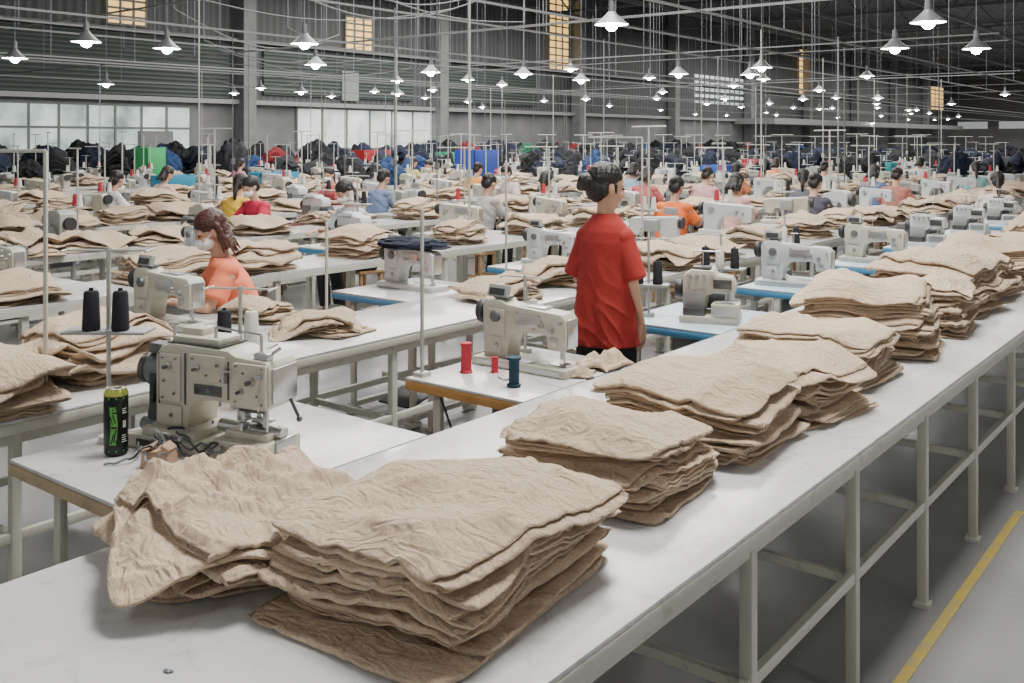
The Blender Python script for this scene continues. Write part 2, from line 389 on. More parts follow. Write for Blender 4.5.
while x<-3:
    a=max(19,-x*.5)
    while a<min(85,-x*5.2):
        d=a*.786-x*.618
        if d>22 and R.random()<(.68 if d<45 else .42):
            obj('pendant_lamp',lampfar,(x+R.uniform(-.3,.3),a+R.uniform(-.6,.6),3.1+R.uniform(0,.35)),label='aluminium bell-shaped high bay lamp, lit, hanging on a rod',cat='lamp',group='pendant factory lamps',scale=.60);cnt+=1
        a+=4.6
    x+=2.75

# ---------------------------------------------------------------- fabric piles (folded cloth sheets)
NZ=noise.noise
def mkcreases(rr,n,W,L,lo,hi,wlo,whi,amp,neg=.4):
    out=[]
    for _ in range(n):
        a=rr.choice((rr.gauss(0,.35),rr.gauss(pi/2,.35),rr.uniform(0,pi)))
        out.append((math.cos(a),math.sin(a),rr.uniform(-W/2,W/2),rr.uniform(-L/2,L/2),rr.uniform(lo,hi),rr.uniform(wlo,whi),rr.choice((1,1,-neg))*rr.uniform(.4,1)*amp,rr.uniform(-3.5,3.5)))
    return out
def crsum(cr,X,Y):
    c=0
    for ca,sa,px,py,ln,w,A,bend in cr:
        dx=X-px;dy=Y-py;u=dx*ca+dy*sa
        if abs(u)>2.2*ln: continue
        v=-dx*sa+dy*ca+bend*u*u
        ww=w*(1+.8*abs(u)/ln)
        if abs(v)<2.8*ww: c+=A*math.exp(-(v/ww)**2-(u/ln)**2)
    return c
class Warp:
    def __init__(s,rr,PW,PL,ng,T,droop,lumps,seed,ncr=16,cramp=.010):
        s.PW,s.PL,s.ng,s.T,s.droop,s.lumps,s.seed=PW,PL,ng,T,droop,lumps,seed;s.H=ng*T
        s.cr=mkcreases(rr,ncr,PW,PL,.05,.17,.012,.026,cramp,.5)
    def __call__(s,X,Y,q):
        g=min(s.ng-1,max(0,int(q/s.T)));z=0
        for k in range(g): z+=s.T*(1+.55*NZ(Vector((X*5,Y*5,s.seed+k*7.3))))
        z+=(q-g*s.T)*(1+.55*NZ(Vector((X*5,Y*5,s.seed+g*7.3))))
        ex=abs(X)/(s.PW/2);ey=abs(Y)/(s.PL/2);e=(ex**4+ey**4)**.25
        k=min(1,max(0,(e-.55)/.8));k=k*k*(3-2*k)
        f=max(0,q)/s.H
        return z*(1-s.droop*k)+f*(s.lumps*NZ(Vector((X*3,Y*3,s.seed))))+min(1,f*1.6)*crsum(s.cr,X,Y)
def fold_garment(bm,rr,W,L,s0,t,kind,yaw,cx,cy,warp,nx,ny,seed,orient,top,wr=1,closed=False):
    if orient%2: W,L=L,W
    ph=orient*pi/2+yaw;ca,sa=math.cos(ph),math.sin(ph)
    vs=[math.sin(pi/2*(-1+2*i/(ny-1))) for i in range(ny)]
    if not closed: vs=[.5*v+.5*(-1+2*i/(ny-1)) for i,v in enumerate(vs)]
    shear=rr.uniform(-.06,.06);paths=[]
    nb=8 if ny>18 else 4
    npl=2 if kind=='U' else 3;p=[]
    T=npl*t
    for k in range(npl):
        z=s0+T-(k+.5)*t
        x0=-W/2+(t*.7 if k>0 else rr.uniform(0,.035));x1=W/2-t*.7
        if k==npl-1 and npl==2: x0=-W/2+rr.uniform(-.015,.025)
        if k==npl-1 and npl==3: x1=W/2-rr.uniform(0,.05)
        xs=[x0+(x1-x0)*i/(nx-1) for i in range(nx)]
        if k%2: xs=xs[::-1]
        p+=[(x,z,0,k) for x in xs]
        if k<npl-1:
            sg=1 if k%2==0 else -1;bl=rr.uniform(1.0,1.8)
            for q in range(1,nb): a=pi/2-pi*q/nb;p.append((xs[-1]+sg*math.cos(a)*t*.5*bl,z-t/2+math.sin(a)*t/2*1.15,sg*math.cos(a),k+q/nb))
    paths.append(p)
    smid=s0+T/2
    cr=mkcreases(rr,22 if top else 9,W,L,.04,.2,.0055,.011,.009 if top else .0045,.6)
    for _ in range(16):
        sd=rr.choice((0,1,2,3));ln=rr.uniform(.03,.10)
        if sd<2: px,py,a=(W/2)*(1 if sd else -1),rr.uniform(-L/2,L/2),rr.gauss(0,.35)
        else: px,py,a=rr.uniform(-W/2,W/2),(L/2)*(1 if sd==2 else -1),pi/2+rr.gauss(0,.35)
        cr.append((math.cos(a),math.sin(a),px,py,ln,rr.uniform(.006,.012),rr.choice((1,-.7))*rr.uniform(.3,1)*.008,rr.uniform(-3,3)))
    a=rr.gauss(0,.06);cr.append((math.cos(a),math.sin(a),0,rr.uniform(-L*.3,L*.3),.5,.006,.0035,0))
    if rr.random()<.6: a=pi/2+rr.gauss(0,.06);cr.append((math.cos(a),math.sin(a),rr.uniform(-W*.3,W*.3),0,.5,.006,.003,0))
    for path in paths:
        grid=[]
        for x,s,bn,p in path:
            row=[];pl=NZ(Vector((p*2.3,seed*1.3,0)));pl2=NZ(Vector((p*2.3,seed*1.7,9)))
            if closed: pl*=.15;pl2*=.15
            for j,v in enumerate(vs):
                av=abs(v)
                y=v*(L/2)*(1+.06*pl)+.014*pl2+.008*NZ(Vector((x*5,(0 if closed else p*1.5),seed+(3 if v>0 else 0))))*av
                edge=min(1,abs(x)/(W*.35));e2=min(1,abs(x)/(W/2))
                xx=x+(.014*NZ(Vector((v*1.3,round(p*2)*.23,seed+3)))+.003*NZ(Vector((v*4,p*.6,seed+8))))*edge
                if bn: xx+=bn*t*.45*NZ(Vector((v*3.5,seed,7)))
                xx*=1-(.075 if closed else .05)*av**8
                y*=1-(.06 if closed else .035)*e2**9
                xx+=shear*y
                g=crsum(cr,xx,y)
                sb=s
                if closed:
                    lim=1-1.0*T/L*2;q=max(0,(av-lim)/(1-lim))
                    sb=smid+(s-smid)*math.sqrt(max(0,1-q*q))
                elif j in (3,ny-4): g+=.003
                ss=sb+(NZ(Vector((xx*5,y*5,seed)))*.3*t+g)*wr
                if av>.8 and not closed:
                    e=(av-.8)/.2;ss+=(-.30*t*e+.45*t*e*NZ(Vector((xx*7,p*1.5,seed+(5 if v>0 else 0)))))
                X=cx+ca*xx-sa*y;Y=cy+sa*xx+ca*y
                row.append(bm.verts.new((X,Y,max(.003,warp(X,Y,ss)))))
            grid.append(row)
        for a,b_ in zip(grid,grid[1:]):
            for j in range(len(vs)-1): bm.faces.new((a[j],b_[j],b_[j+1],a[j+1]))
    return T
def solid(me,th,sub=0):
    def st(o):
        m=o.modifiers.new('s','SOLIDIFY');m.thickness=th;m.offset=0
    out=evalmesh(me,st,'folded_garment');out.shade_smooth();return out
def pile_garments(seed,PW,PL,ng,t=.0085,kinds='UUZ',droop=.22,lumps=.02,nx=26,ny=30,jit=.02,yj=.07,th=.004,single=False,cramp=.009,m='linen',wr=1,orients=(0,0,3,3,0,3,1,2),pc=.65):
    rr=random.Random(seed);ks=[rr.choice(kinds) for _ in range(ng)];T=sum({'U':2,'Z':3}[k] for k in ks)*t/ng
    w=Warp(rr,PW,PL,ng,T,droop,lumps,seed*3.3,cramp=cramp);s=0;out=[];bm=bmesh.new()
    for g in range(ng):
        sc=rr.uniform(.89,1.04)
        s+=fold_garment(bm,rr,PW*sc,PL*sc*rr.uniform(.94,1.03),s,t,ks[g],rr.uniform(-yj,yj),rr.uniform(-jit,jit),rr.uniform(-jit,jit),w,nx,ny,seed*11.3+g*3.7,rr.choice(orients),g==ng-1,wr,rr.random()<pc)+t*.1
        if not single:
            me=bpy.data.meshes.new('g');bm.to_mesh(me);bm.free();me.materials.append(M[m]);out.append(solid(me,th));bm=bmesh.new()
    if single:
        me=bpy.data.meshes.new('g');bm.to_mesh(me);bm.free();me.materials.append(M[m]);return solid(me,th)
    bm.free();return out
def place_pile(meshes,x,y,z,rz,group,sc=1):
    for m in meshes:
        obj('folded_trousers',m,(x,y,z),rz,label='folded beige linen trousers in a neat stack',cat='clothes',group=group,scale=sc)
G1=pile_garments(1,.50,.62,10,.0093,'UUZU',.20,.035,50,60,.030,.13,.0034,cramp=.016,pc=.6)
G1b=pile_garments(12,.54,.54,5,.0095,'UZU',.36,.06,46,52,.06,.36,.0034,cramp=.028,wr=1.9,pc=.6)
G2=pile_garments(3,.47,.44,9,.0088,'UZU',.20,.03,34,38,.025,.13,.0036,cramp=.014)
G3=pile_garments(4,.52,.48,10,.0085,'UZU',.22,.035,32,36,.03,.13,.0036,cramp=.014)
G4=pile_garments(5,.50,.46,9,.0090,'UZU',.24,.035,28,32,.03,.14,.0036,cramp=.014)
G5=pile_garments(6,.50,.48,11,.0098,'UZU',.25,.04,26,30,.03,.14,.0038,cramp=.015)
place_pile(G1,-1.37,1.53,TH,.08,'front stack of folded trousers')
place_pile(G1b,-1.83,1.37,TH,-.30,'loosely folded trousers beside the front stack',(1.0,1.05,1.1))
place_pile(G2,-1.43,2.23,TH,.1,'second stack of folded trousers')
place_pile(G3,-1.45,2.76,TH,.05,'third stack of folded trousers')
place_pile(G4,-1.41,3.28,TH,-.1,'fourth stack of folded trousers')
place_pile(G3,-1.44,3.82,TH,3.2,'fifth stack of folded trousers')
place_pile(G5,-1.47,4.48,TH,.15,'tall sixth stack of folded trousers',(1.1,1.1,1.12))
place_pile(G2,-1.40,5.08,TH,1.7,'seventh stack of folded trousers',(1.05,1.05,1.2))
place_pile(G5,-1.5,5.68,TH,1.5,'eighth stack of folded trousers',(1.1,1.15,1.15))
place_pile(G3,-1.5,6.30,TH,1.5,'ninth stack of folded trousers',(1.05,1.1,1.25))
place_pile(G5,-1.5,6.95,TH,.1,'tenth stack of folded trousers',(1.15,1.1,1.1))
P=[pile_garments(20+i,w_,l_,ng,t_,'UZ',dr,lm,13,14,jit,yj,.005,True,.022,'linen',1.4) for i,(w_,l_,ng,t_,dr,lm,jit,yj) in enumerate(((.48,.46,6,.0115,.3,.05,.05,.25),(.52,.48,4,.011,.45,.08,.08,.5),(.45,.42,8,.011,.3,.05,.06,.3),(.58,.5,5,.011,.55,.12,.10,.7),(.50,.5,6,.012,.5,.12,.09,.7)))]
def cloth_mat(nm,c): 
    M[nm]=mat(nm,c,.9,rand=.3,bump=.4,bscale=8,bdist=.03);return nm
darks=[cloth_mat('navy_cloth',(.008,.014,.035)),cloth_mat('black_cloth',(.008,.008,.011)),cloth_mat('blue_cloth',(.010,.035,.11)),cloth_mat('charcoal_cloth',(.025,.027,.033)),cloth_mat('crimson_cloth',(.18,.012,.02)),cloth_mat('green_cloth',(.015,.12,.06))]
def heap(seed,m):
    tb=bmesh.new();bmesh.ops.create_icosphere(tb,subdivisions=5,radius=1)
    for v in tb.verts:
        p=v.co.copy();q=Vector((p.x*1.3+seed,p.y*1.3,p.z*1.3))
        d=1+.28*NZ(q)
        r1=1-abs(NZ(q*2.3))*2.4;r2=1-abs(NZ(q*5.1))*2.4
        d+=.16*max(0,r1)+.07*max(0,r2)
        st=math.sin(p.z*d*18+NZ(q*2)*6)*.04
        v.co=Vector((p.x*(d+st)*.40,p.y*(d+st)*.36,max(0,p.z*d*.34+.06)))
    b=MB();b._m(tb,0);return b.done('heap',[m],80)
PD=[heap(30+i*3,dm) for i,dm in enumerate(darks)]
PD2=[pile_garments(90+i,.6,.55,6,.022,'UZ',.5,.12,12,13,.10,.6,.012,True,.03,dm,1.4) for i,dm in enumerate(darks)]
npile=0
occ={}
def free(x,a,h):
    k=round(x,1)
    for y,hh in occ.get(k,[]):
        if abs(y-a)<h+hh: return False
    occ.setdefault(k,[]).append((a,h));return True
def gpile(i,x,y,rz,z=TH,sc=1):
    global npile;npile+=1
    obj('trouser_pile',P[i%5],(x,y,z),rz,label='pile of folded beige linen trousers on a work table',cat='clothes pile',group='piles of beige trousers on work tables',scale=sc)
y=7.65;i=0
while y<14.5:
    gpile(i,-1.5+R.uniform(-.05,.05),y,R.choice((0,1.57,3.14))+R.uniform(-.15,.15),sc=(1.2,1.15,1.5));y+=.68;i+=1

# ---------------------------------------------------------------- long tables
def long_table_parts(x0,x1,L,step,edge='cream'):
    parts=[];W=x1-x0
    parts.append(('tabletop',MB().box((0,L/2,TH-.006),(W-.004,L-.004,.012),0,.003).box((0,L/2,TH-.03),(W,L,.036),1,.004).done('top',['top',edge])))
    leg=MB().box((0,0,(TH-.048)/2),(.034,.034,TH-.048),0,.003).box((0,0,.008),(.055,.055,.016)).done('leg',['cream'])
    cross=MB().box((0,0,0),(W-.1,.025,.03),0,.003).done('crossbar',['cream'])
    rail=MB().box((0,0,0),(.024,L-.1,.034),0,.003).done('rail',['cream']);rail2=MB().box((0,0,0),(.024,L-.1,.04),0,.003).done('rail',['cream'])
    n=int(L/step)
    for k in range(n+1):
        yy=.06+k*(L-.12)/n
        parts.append(('leg',leg,(-W/2+.04,yy,0)));parts.append(('leg',leg,(W/2-.04,yy,0)))
        parts.append(('crossbar',cross,(0,yy,.36)))
    for sx in (-1,1):
        parts.append(('rail',rail,(sx*(W/2-.04),L/2,.37)));parts.append(('rail',rail2,(sx*(W/2-.04),L/2,TH-.068)))
    return parts
thing('long_work_table',long_table_parts(-2.11,-.985,15.0,.72),(-1.5475,-.05,0),label='long white-topped cream steel work table carrying folded trousers',cat='table')
thing('long_work_table',long_table_parts(-3.95,-3.3,9,.9),(-3.625,.6,0),label='narrow white work table with cream steel frame beside machines',cat='table')
def joined_long(L,W=.65):
    b=MB();b.box((0,L/2,TH-.008),(W-.004,L,.016),0);b.box((0,L/2,TH-.035),(W,L,.038),1)
    n=max(1,int(L/1.5))
    for k in range(n+1):
        yy=.06+k*(L-.12)/n
        for sx in(-1,1): b.box((sx*(W/2-.04),yy,(TH-.05)/2),(.04,.04,TH-.05),1)
        b.box((0,yy,.3),(W-.08,.03,.04),1)
    for sx in(-1,1): b.box((sx*(W/2-.04),L/2,.3),(.03,L-.1,.04),1)
    return b.done('long_table',['top','cream'])
LT=joined_long(8.9)
rows=[(-3.3-2.2*k) for k in range(12)]
for k,xr in enumerate(rows):
    if xr<-28.6: continue
    ys=9.7 if k==0 else max(.8,-xr*.42-2)
    while ys<min(95,-xr*5.6+4):
        obj('long_work_table',LT,(xr-.325,ys,0),label='narrow white work table with cream steel frame in a sewing row',cat='table',group='work tables in sewing rows');ys+=9.0

# ---------------------------------------------------------------- sewing tables
def sew_table_parts(W,D,top,edge):
    parts=[('tabletop',MB().box((0,D/2,TH-.006),(W-.006,D-.006,.012),0,.003).box((0,D/2,TH-.03),(W,D,.036),1,.006).done('top',[top,edge]))]
    leg=MB().box((0,0,.4-.03),(.04,.025,.68),0,.004).box((0,0,.02),(.05,.09,.03),0,.004).done('leg',['cream'])
    lo=MB().box((0,0,0),(.035,D-.15,.035),0,.004).done('rail',['cream']);hi=MB().box((0,0,0),(.03,D-.15,.05),0,.004).done('rail',['cream'])
    for sx in(-1,1):
        for yy in(.12,D-.12): parts.append(('leg',leg,(sx*(W/2-.07),yy,0)))
        parts.append(('foot_rail',lo,(sx*(W/2-.07),D/2,.06)));parts.append(('side_rail',hi,(sx*(W/2-.07),D/2,TH-.07)))
    parts.append(('cross_rail',MB().box((0,D/2,.2),(W-.14,.035,.035),0,.004).done('rail',['cream'])))
    parts.append(('foot_pedal',MB().box((0,D/2-.05,.10),(.28,.22,.015),0,.005,rot=(.25,0,0)).done('pedal',['dark'])))
    parts.append(('motor',MB().box((-.05,D/2+.05,TH-.17),(.16,.2,.14),0,.02).cyl((.03,D/2+.05,TH-.17),(.08,D/2+.05,TH-.17),.05,mi=1).box((.14,D/2,TH-.12),(.1,.16,.1),1,.01).done('motor',['grey','dark'])))
    return parts
def cable_part(seed,p0,p1,sag,r=.005,m='dark'):
    p0=Vector(p0);p1=Vector(p1);pts=[]
    for i in range(13):
        u=i/12;p=p0.lerp(p1,u);p.z-=sag*math.sin(pi*u);p.x+=.03*math.sin(u*7+seed)*math.sin(pi*u);p.y+=.02*math.cos(u*6+seed)*math.sin(pi*u);pts.append(p)
    return ('cable',MB().tube(pts,r,0).done('cable',[m]))
thing('sewing_table',sew_table_parts(.80,.93,'top','tan')+[cable_part(1,(-.25,.2,.70),(-.1,.6,.2),.25),cable_part(2,(-.2,.15,.70),(.05,.6,.45),.35),cable_part(4,(-.3,.3,.70),(-.15,.5,.1),.05)],(-2.512,1.33,0),label='white sewing table with tan edge holding a heavy machine',cat='table')
thing('sewing_table',sew_table_parts(.585,.76,'top','orange_edge')+[cable_part(3,(-.2,.1,.70),(.0,.5,.3),.2)],(-2.405,2.75,0),label='white sewing table with orange wooden front edge',cat='table')
st=sew_table_parts(.6,.7,'bluetop','blue')
for a in (4.3,5.75,7.2,8.65,10.1,11.55):
    thing('sewing_table',st,(-2.413,a,0),label='pale blue edged sewing table joined to the long table',cat='table',group='blue edged sewing tables')
stw=sew_table_parts(.65,.75,'top','cream');stb=sew_table_parts(.65,.75,'top','blue')
def farstation(top,edge):
    b=MB();W,D=.65,.75;b.box((0,D/2,TH-.006),(W-.006,D,.012),0);b.box((0,D/2,TH-.03),(W,D,.038),1)
    for sx in(-1,1):
        for yy in(.12,D-.12): b.box((sx*.26,yy,.36),(.05,.03,.72),2)
        b.box((sx*.26,D/2,.05),(.04,D-.1,.04),2)
    b.box((0,D/2,.2),(.52,.04,.04),2);b.box((-.05,D/2,TH-.15),(.16,.2,.14),3)
    return b.done('station',[top,edge,'cream','grey'])
FS=[farstation('top','cream'),farstation('top','cream'),farstation('top','blue'),farstation('bluetop','blue')]

# ---------------------------------------------------------------- sewing machines
def lockstitch(body):
    base=MB().box((0,0,.018),(.50,.18,.036),0,.005).box((.17,0,.0375),(.10,.06,.004),1).box((-.05,-.05,.038),(.2,.05,.003),1).box((0,-.0905,.018),(.44,.003,.018),1).done('bed',[body,'steel'])
    pts=[(-.215,.03),(-.085,.03),(-.078,.09),(-.065,.135),(-.02,.155),(.10,.165),(.125,.155),(.13,.105),(.205,.105),(.222,.13),(.222,.23),(.20,.255),(.05,.262),(-.09,.27),(-.12,.285),(-.20,.28),(-.222,.25)]
    arm=MB().prof(pts,-.048,.048,0,.007,seg=2).box((-.14,-.051,.19),(.09,.01,.11),0,.002).box((.03,0,.264),(.14,.05,.010),1,.003).box((.03,-.050,.212),(.13,.006,.05),1,.001).cyl((-.14,-.05,.215),(-.14,-.072,.215),.027,.024,20,mi=2,bev=.003).box((-.02,.10,.20),(.12,.1,.1),2,.01).box((.165,-.05,.14),(.03,.01,.03),1,.002).box((-.14,.0,.292),(.08,.05,.014),2,.004).box((-.15,-.05,.09),(.07,.006,.07),0,.002).done('arm',[body,'steel','grey'])
    sub=[]
    for px,pz,r,l in ((.10,.20,.013,.022),(.15,.185,.016,.02),(.20,.22,.008,.014),(-.03,.24,.006,.01),(.085,.24,.006,.01),(-.175,.24,.005,.01),(-.105,.14,.005,.01),(-.175,.14,.005,.01),(-.14,.09,.014,.016),(.06,.18,.006,.012)):
        sub.append(('tension_dial' if r>.01 else 'screw',MB().cyl((px,-.045,pz),(px,-.045-l,pz),r,r*.85,14).cyl((px,-.045-l,pz),(px,-.045-l*1.5,pz),r*.35,seg=8).done('dial',['steel'])))
    face=MB().box((.226,0,.175),(.008,.07,.12),0,.003).done('face_plate',['steel'])
    wheel=MB().lathe([(.02,-.015),(.045,-.018),(.052,-.01),(.054,.0),(.052,.01),(.045,.018),(.03,.01),(.02,.02)],X=Matrix.Translation((-.25,0,.22))@Matrix.Rotation(pi/2,4,'Y'),seg=24).done('handwheel',['dark'])
    needle=MB().cyl((.17,0,.06),(.17,0,.11),.006,mi=0).cyl((.17,0,.037),(.17,0,.065),.0015,mi=0).cyl((.185,0,.05),(.185,0,.11),.005).box((.185,-.005,.045),(.02,.04,.008)).done('needle_bar',['steel'])
    panel=MB().box((-.15,-.02,.32),(.11,.025,.055),0,.006,rot=(-.3,0,0)).box((-.15,-.036,.318),(.08,.004,.03),1,rot=(-.3,0,0)).done('control_panel',['lgrey','dark'])
    pin=MB().cyl((-.03,.03,.26),(-.03,.03,.33),.003).cyl((-.05,.03,.33),(.0,.03,.33),.002,seg=6).done('thread_guide',['steel'])
    return [('bed',base),('arm',arm,(0,0,0),[('face_plate',face),('control_panel',panel),('thread_guide',pin)]+sub),('handwheel',wheel),('needle_bar',needle)]
LA=lockstitch('mach');LB=lockstitch('machw')
def overlock(body):
    bed=MB().box((0,0,.02),(.32,.26,.04),0,.004).box((.09,-.06,.075),(.15,.14,.07),0,.004).box((.09,-.08,.113),(.10,.07,.006),1).box((.09,-.131,.075),(.12,.003,.05),1).box((-.08,-.09,.06),(.12,.06,.05),2,.004).done('bed',[body,'steel','dsteel'])
    head_=MB().prof([(-.15,.04),(-.03,.04),(-.02,.14),(.03,.165),(.13,.16),(.14,.20),(.12,.245),(.04,.255),(.02,.28),(-.10,.285),(-.15,.25)],-.05,.09,0,.004,seg=2).box((-.085,-.055,.12),(.12,.012,.10),1,.003).box((.07,-.053,.21),(.10,.008,.05),2,.002).box((-.05,.02,.292),(.10,.08,.015),2,.003).done('head',[body,'lgrey','dsteel'])
    kn=[]
    for i in range(4):
        kn.append(('tension_knob',MB().cyl((-.11+.04*i,-.045,.25),(-.11+.04*i,-.085,.255),.012,.010,14).done('knob',['steel'])))
    kn.append(('thread_guide',MB().cyl((-.05,.05,.28),(-.05,.05,.38),.004).cyl((-.12,.05,.38),(.05,.05,.38),.004).cyl((.02,.05,.38),(.02,.05,.33),.003).cyl((-.1,.05,.38),(-.1,.05,.34),.003).done('guide',['steel'])))
    return [('bed',bed),('head',head_,(0,0,0),kn),('handwheel',MB().lathe([(.02,-.015),(.05,-.018),(.055,0),(.05,.018),(.02,.02)],X=Matrix.Translation((-.18,.02,.17))@Matrix.Rotation(pi/2,4,'Y')).done('w',['dark'])),
     ('presser_foot',MB().cyl((.09,-.07,.11),(.09,-.07,.17),.006).cyl((.11,-.06,.11),(.11,-.06,.17),.004).box((.09,-.09,.12),(.03,.05,.006)).box((.12,-.05,.15),(.03,.02,.05)).done('foot',['steel'])),
     ('motor',MB().cyl((-.1,.15,.1),(.08,.15,.1),.06,.06,20,bev=.01).done('motor',['grey']))]
OV=overlock('mach');OW=overlock('machw')
def farmachine(body,var=0):
    b=MB()
    if var==2:
        b.box((0,0,.02),(.32,.26,.04),0,.004).box((.09,-.06,.075),(.15,.14,.07),0,.005);b.prof([(-.15,.04),(-.03,.04),(-.02,.14),(.03,.165),(.13,.16),(.14,.20),(.12,.245),(.04,.255),(.02,.28),(-.10,.285),(-.15,.25)],-.05,.09,0,.006,seg=1)
        b.cyl((-.1,.15,.1),(.08,.15,.1),.06,.06,12,mi=3);b.cyl((-.2,.02,.17),(-.16,.02,.17),.055,.055,14,mi=2);b.box((-.085,-.055,.12),(.12,.012,.10),3)
        for i in range(4): b.cyl((-.11+.04*i,-.045,.25),(-.11+.04*i,-.085,.255),.012,.010,8,mi=1)
        b.cyl((-.05,.05,.27),(-.05,.05,.38),.004,seg=5,mi=1).cyl((-.12,.05,.38),(.05,.05,.38),.004,seg=5,mi=1)
        return b.done('machine',[body,'steel','dark','grey'])
    b.box((0,0,.018),(.50,.18,.036),0,.006)
    pts=[(-.215,.03),(-.085,.03),(-.075,.11),(-.04,.15),(.11,.16),(.13,.105),(.205,.105),(.222,.13),(.222,.23),(.20,.255),(-.10,.27),(-.20,.28),(-.222,.25)]
    b.prof(pts,-.048,.048,0,.008,seg=1)
    b.cyl((-.265,0,.22),(-.235,0,.22),.052,.052,16,mi=2);b.box((.226,0,.175),(.008,.07,.12),1);b.cyl((.17,0,.04),(.17,0,.11),.006,seg=6,mi=1)
    b.cyl((-.14,-.05,.215),(-.14,-.072,.215),.027,.024,12,mi=3)
    for p,q in((.10,.20),(.15,.185)): b.cyl((p,-.045,q),(p,-.07,q),.014,seg=8,mi=1)
    b.box((-.02,.10,.20),(.12,.1,.1),3,.01);b.box((.03,-.05,.212),(.13,.006,.05),1 if var==3 else 0)
    if var==1: b.box((-.15,0,.32),(.12,.03,.06),3,.005)
    return b.done('machine',[body,'steel','dark','lgrey'])
FM=[farmachine('mach'),farmachine('machw',1),farmachine('mach',3),farmachine('machw'),farmachine('machg',2),farmachine('machw',2),farmachine('mach',2)]
# heavy machine on first table
pts=[(-.17,.05),(-.05,.05),(-.04,.12),(-.02,.145),(.04,.155),(.10,.155),(.12,.145),(.235,.145),(.25,.16),(.25,.265),(.235,.285),(.13,.29),(.10,.305),(-.10,.31),(-.15,.30),(-.17,.27)]
hb=MB().prof(pts,-.065,.065,0,.006,seg=2).box((.185,-.068,.216),(.115,.014,.12),0,.003).box((.03,-.067,.25),(.13,.012,.075),0,.003).box((-.11,-.067,.21),(.08,.012,.14),0,.003).box((-.11,-.067,.10),(.09,.012,.06),0,.003).box((.253,0,.215),(.008,.11,.10),1,.002).box((.03,-.067,.185),(.10,.006,.030),2,.002).box((-.055,-.066,.21),(.006,.004,.15),2).box((-.03,0,.311),(.2,.12,.004),2).box((.105,-.066,.22),(.005,.004,.11),2).box((-.155,-.066,.2),(.004,.004,.16),2).done('arm',['mach','steel','dsteel'])
parts_h=[]
for px,pz,r in ((.138,.268,.005),(.232,.268,.005),(.138,.167,.005),(.232,.167,.005),(.195,.228,.015),(.160,.198,.010),(.215,.19,.007),(.04,.188,.006),(.0,.248,.010),(.07,.262,.008),(-.02,.275,.005),(.085,.22,.005),(-.11,.245,.012),(-.09,.165,.007),(-.135,.15,.005),(-.085,.268,.005),(-.135,.268,.005),(-.10,.10,.008),(.165,.25,.006),(.03,.23,.005),(-.13,.20,.006)):
    parts_h.append(('screw' if r<.009 else 'tension_dial',MB().cyl((px,-.06,pz),(px,-.077 if r<.009 else -.088,pz),r,r*.85,14).cyl((px,-.077,pz),(px,-.079 if r<.009 else -.098,pz),r*.5,seg=8,mi=1).done('dial',['steel','dsteel'])))
hcover=MB().box((-.03,.0,.320),(.17,.10,.02),0,.004).box((-.07,.01,.338),(.08,.06,.025),0,.004).done('top_cover',['mach'])
lv=[('lever',MB().cyl((.02,-.02,.31),(.02,-.02,.36),.005).cyl((.17,.0,.28),(.17,.0,.345),.005).cyl((.02,-.02,.36),(.17,0,.345),.0035,seg=6).done('lever',['steel'])),
 ('lever',MB().cyl((.20,-.03,.28),(.26,-.03,.32),.005).box((.21,-.04,.295),(.05,.03,.02),0,.004).done('lever',['steel'])),
 ('thread_guide',MB().cyl((-.13,-.03,.30),(-.13,-.03,.36),.004).cyl((-.15,-.03,.36),(-.11,-.03,.36),.003).done('guide',['steel'])),
 ('thread_guide',MB().box((.10,-.075,.235),(.008,.02,.04)).cyl((.10,-.085,.25),(.16,-.10,.26),.0025,seg=6).done('guide',['steel'])),
 ('thread_guide',MB().box((.225,-.078,.245),(.02,.01,.012)).cyl((.225,-.083,.24),(.225,-.083,.15),.002,seg=6).done('guide',['steel'])),
 ('lever',MB().cyl((.245,.03,.17),(.282,.03,.11),.005).sph((.282,.03,.108),(.009,.009,.009)).done('lever',['dsteel']))]
hbase=MB().box((-.10,0,.02),(.28,.22,.04),0,.005).box((.17,-.02,.03),(.19,.16,.06),0,.005).box((.17,-.02,.07),(.15,.10,.02),0,.004).cyl((.04,-.02,.075),(.265,-.02,.075),.020,.017,16,mi=1).box((-.09,-.02,.05),(.20,.16,.03),0,.004).box((.17,-.103,.03),(.12,.006,.035),1,.002).box((.2,-.02,.084),(.05,.06,.006),1).box((.268,-.02,.04),(.012,.08,.05),1,.003).box((-.12,-.111,.02),(.16,.004,.02),2).done('bed',['mach','steel','dsteel'])
hneedle=MB().cyl((.17,-.01,.085),(.17,-.01,.15),.007).cyl((.195,-.01,.095),(.195,-.01,.15),.007).box((.185,-.01,.102),(.06,.035,.010),0,.003).box((.21,-.03,.12),(.012,.012,.06)).cyl((.23,-.05,.085),(.23,-.05,.145),.005).box((.14,-.04,.12),(.03,.03,.03),0,.004).cyl((.12,-.03,.085),(.12,-.03,.15),.004).cyl((.13,-.05,.115),(.22,-.055,.12),.004,seg=6).box((.155,-.06,.095),(.015,.03,.02),0,.002).box((.175,-.045,.142),(.09,.012,.02),1,.002).done('needle_bar',['steel','dsteel'])
hmot=MB().cyl((-.28,.04,.20),(-.19,.04,.20),.055,.052,24,mi=0,bev=.01).cyl((-.225,.0,.08),(-.175,.0,.08),.042,.042,20,mi=1).box((-.21,.05,.10),(.08,.12,.17),0,.008).cyl((-.19,.02,.19),(-.165,.02,.19),.03,.03,mi=1).box((-.225,-.0,.14),(.018,.06,.13),1,.006).cyl((-.25,-.03,.05),(-.18,-.03,.05),.02,mi=0).box((-.24,.03,.27),(.06,.05,.03),0,.004).done('drive_motor',['grey','dark'])
